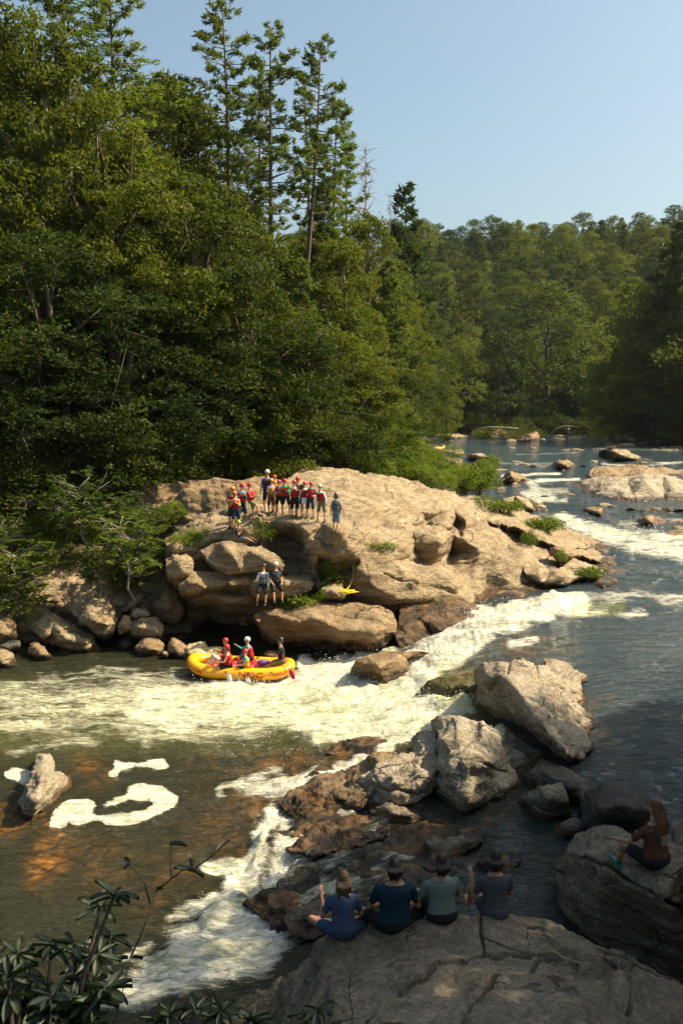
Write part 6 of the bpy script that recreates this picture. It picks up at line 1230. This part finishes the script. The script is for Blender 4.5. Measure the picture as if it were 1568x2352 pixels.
# ------------------------------------------------------------------ seated spectators
def ZF(zx, zy): return 689.9+.344*zx, 1850.2+.344*zy
HB = simple('hair_brown2', (.085, .05, .028), .6, .3, .3, 30, .6); HD = simple('hair_black', (.018, .013, .011), .55, .3, .3, 30, .6)
tee = lambda n, c: simple('tee_'+n, c, .9, .12, .1, 9, .8)
crossed = (((-.75,.62,.12),(.75,.35,-.35)),((.75,.62,.12),(-.75,.35,-.3)))
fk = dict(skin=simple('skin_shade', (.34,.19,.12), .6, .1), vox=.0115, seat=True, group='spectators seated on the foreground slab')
kneesup = (((-.32,.85,.45),(.05,.55,-.9)),((.32,.85,.42),(-.05,.55,-.9)))
x, y = ZF(285, 880); P = drop_on(x, y, 3.1)
person('woman with two long braids in a blue tee, leftmost of the four, left hand raised', P+V3(0,.05,-.04), 1.74, R(4), ps(tor=(0,.06,1), legs=crossed, arms=(((-.4,.2,-.9),(-.05,.35,1)),((.35,.35,-1),(-.4,.9,-.3))), head=(.02,.05,1)), shirt=tee('blue', (.055,.08,.155)), shorts=tee('denim', (.035,.06,.10)), slen=.55, hair=HB, hairlen=.18, braids=True, glasses=True, **fk)
x, y = ZF(630, 835); P = drop_on(x, y, 3.15)
person('broad-backed person in a dark teal tee, second from the left of the four', P+V3(0,.05,-.04), 1.86, R(2), ps(tor=(0,.1,1), legs=crossed, arms=(((-.4,.3,-1),(.3,.9,-.3)),((.4,.3,-1),(-.3,.9,-.3))), head=(0,.1,1)), shirt=tee('teal', (.010,.032,.046)), shorts=cK, hair=HD, hairlen=.07, glasses=True, wide=1.28, **fk)
x, y = ZF(945, 775); P = drop_on(x, y, 3.2)
person('person in a pale grey-green tee with dark hair in a low bun, holding a phone', P+V3(0,.05,-.04), 1.74, R(14), ps(tor=(0,.08,1), legs=kneesup, arms=(((-.5,.45,-1),(-.25,.6,.25)),((.4,.4,-1),(-.5,.9,0))), head=(-.05,.05,1)), shirt=tee('sage', (.13,.165,.155)), shorts=cK, hair=HD, hairlen=.10, bun=True, wide=1.2, **fk)
x, y = ZF(1300, 750); P = drop_on(x, y, 3.2)
person('person in a long dark grey tee with short dark bob, rightmost of the four', P+V3(0,.05,-.04), 1.78, R(8), ps(tor=(0,.05,1), legs=kneesup, arms=(((-.35,.25,-.9),(-.05,.35,1)),((.3,.4,-1),(-.3,.9,-.2))), head=(0,.04,1)), shirt=tee('grey', (.07,.075,.082)), shorts=tee('grey', (.07,.075,.082)), slen=.4, hair=HD, hairlen=.07, glasses=True, wide=1.08, **fk)
P = drop_on(1508, 1990, 3.7); fk['group'] = None
pw, iw = person('woman with very long brown hair in a rust tee on the right boulder', P+V3(0,.05,-.04), 1.84, R(28), ps(tor=(0,.08,1), legs=(((-.35,.85,.30),(.25,.45,-.8)),((.35,.85,.35),(0,.5,-.85))), arms=(((-.5,.75,-.75),(-.35,.95,.0)),((.3,.5,-.9),(-.6,.8,.1))), head=(0,.05,1), hy=.15), shirt=tee('rust', (.10,.042,.026)), shorts=cK, hair=simple('hair_brown3', (.10,.045,.022), .6, .3, .3, 30, .6), hairlen=.46, shoes=simple('teal_shoe', (.03,.16,.16)), wide=1.2, **fk)
m = MB()
for k in range(6): m.box(V3(.0, -.155, .40+.026*k), (.07+.02*((k*7) % 3)/2, .003, .005))
m.build('back_print', simple('print_pale', (.42, .33, .22)), pw)
# phone in the hand of the third spectator
for o in _hid: o.hide_viewport = False
# ------------------------------------------------------------------ foreground plants, driftwood
def rhodo(label, roots, seed, Y0, tips, leaf=.14, rad=.014):
    rs = np.random.RandomState(seed); st = MB(); C = []; D = []; Sz = []
    for (x0, y0, Ya), (x1, y1, Yb), n in tips:
        a = at_Y(x0, y0, Ya); b = at_Y(x1, y1, Yb); m = (a+b)/2+rs.normal(size=3)*.05
        st.tube([a, m, b], [rad, rad*.8, rad*.55], 6)
        for c in ([b] + ([m*.4+b*.6] if n > 9 else [])):
            az = np.arange(n)*2.4+rs.rand()*6; el = rs.uniform(-.5, .75, n)
            d = np.stack([np.cos(az), np.sin(az)*.8, el], -1); d /= np.linalg.norm(d, axis=1)[:, None]
            C.append(c+d*leaf*.52); D.append(d); Sz.append(leaf*rs.uniform(.75, 1.15, n))
    C = np.concatenate(C); D = np.concatenate(D); Sz = np.concatenate(Sz); V = []; F = []
    for c, d, s in zip(C, D, Sz):     # curved seven-point leaves with a folded midrib
        up = unit(V3(rs.normal()*.3, rs.normal()*.3, 1)-d*d[2]); sd = np.cross(d, up); k = len(V)
        prof = [(-.5, .03), (-.25, .13), (0, .17), (.25, .14), (.5, .02)]
        for t, w in prof:
            p = c+d*t*s-up*s*.22*(t+.5)**2
            V += [p-sd*w*s+up*.012, p-up*.006, p+sd*w*s+up*.012]
        for q in range(4):
            F += [(k+3*q, k+3*q+1, k+3*q+4, k+3*q+3), (k+3*q+1, k+3*q+2, k+3*q+5, k+3*q+4)]
    V = np.array(V); base = V.mean(0); base[2] = V[:, 2].min()
    e = empty('rhododendron' if leaf > .1 else 'weed', base, label, 'shrub' if leaf > .1 else 'plant')
    link('foliage', mesh('foliage', V-base, F, RHO), e); st.v = [v-base for v in st.v]; st.build('stem', bark_mat('dark_stem', (.03, .024, .018), (.06, .045, .03)), e)
rs = np.random.RandomState(2); tips = []
for x1, y1 in [(40,2150),(120,2130),(230,2040),(262,2015),(20,2200),(60,2230),(120,2250),(170,2260),(90,2290),(30,2290),(200,2180),(225,2150),(245,2230),(140,2320),(60,2340),(200,2300),(-20,2170),(-30,2260),(255,2110),(215,2260),(10,2350),(110,2370),(250,2340),(170,2130),(70,2200),(30,2260)]:
    Yt = 4.4+rs.uniform(-.5, .7); tips.append(((min(x1*.6+40, 150)+rs.uniform(-30, 30), 2480, Yt-.1), (x1, y1, Yt), 8 if y1 < 2150 else 10))
rhodo('dark rhododendron with long leathery leaves in the bottom left corner', None, 5, 4.4, [(a, (b[0], b[1]+45, b[2]), n) for a, b, n in tips], .115)
tips = [((240,2400,4.6), (300,2200,4.65), 2), ((300,2200,4.65), (360,2045,4.7), 1), ((360,2045,4.7), (440,2000,4.75), 3), ((360,2045,4.7), (392,1940,4.75), 1), ((345,2075,4.7), (300,1985,4.7), 2), ((440,2000,4.75), (500,1955,4.8), 1)]
rhodo('thin bare twig with a few leaves crossing the pool view at lower left', None, 9, 4.6, tips, .085, .0045)
tips = [((x, 2460, 6.2), (x+dx, y, 6.2), 8) for x, dx, y in [(400,-10,2330),(440,10,2320),(480,20,2335),(520,-10,2325),(570,10,2340),(690,10,2335),(740,-10,2320),(560,30,2350),(360,0,2345)]]
rhodo('row of low dark leaves along the bottom edge left of the slab', None, 12, 6.2, tips, .12)
def weed(label, x, y, top, Y, seed):
    rs = np.random.RandomState(seed); a = at_Y(x, y, Y); m = MB(); P = [a]; H = (y-top)/FPX*Y
    for i in range(1, 8): P.append(a+V3(.02*math.sin(i), 0, H*i/7))
    m.tube([p-a for p in P], [.006]*6+[.004, .002], 5)
    for i in range(9):
        s = P[2+i % 5]-a; m.tube([s, s+V3(rs.uniform(-.28, .28), rs.uniform(-.1, .1), rs.uniform(.05, .28))], [.004, .001], 4)
    o = m.build('weed', simple('weed_stem', (.08, .06, .03)), None, True); o.location = tuple(a); tag(o, label, 'plant')
weed('thin dry weed standing before the left part of the foreground slab', 805, 2360, 2210, 9.4, 1)
def log(name, pts, r, label, cat='log'):
    P = [at_Y(*p) for p in pts]; c = P[0]; m = MB(); m.tube([p-c for p in P], r, 8)
    o = m.build(name, BARKG, None); o.location = tuple(c); tag(o, label, cat)
log('driftwood', [(1265,1000,240),(1275,985,240),(1300,978,240),(1330,982,240)], [.18,.2,.15,.1], 'bleached driftwood lying on the far shore')
log('stump', [(1303,999,238),(1303,988,238),(1304,982,238)], [.45,.4,.35], 'pale broken stump standing in the still water', 'stump')
log('driftwood', [(1090,985,235),(1130,981,235),(1190,984,235)], [.16,.2,.14], 'long pale log on the flat island upstream')
# sheet of sand and flat rock forming the far island
relief('river_island', [(1085,1002,2.75),(1090,990,0,232),(1150,986,0,236),(1235,990,0,232),(1245,1004,2.75),(1200,1016,2.7),(1180,1012,2.7)], [(1170,997,2.95)], 'low rocky island with bushes in the still water', 'island', BRN, T=4, seed=130, step=1.6, amp=.3, j=1, sm=1)
relief('rock_slope', [(985,1003,2.75),(1010,996,0,240),(1060,998,0,240),(1085,1004,2.7),(1040,1008,2.7)], [], 'thin bar of pale rocks at the foot of the far left bank', 'rock', TAN, T=4, seed=131, step=1.6, amp=.3, j=1, sm=1)
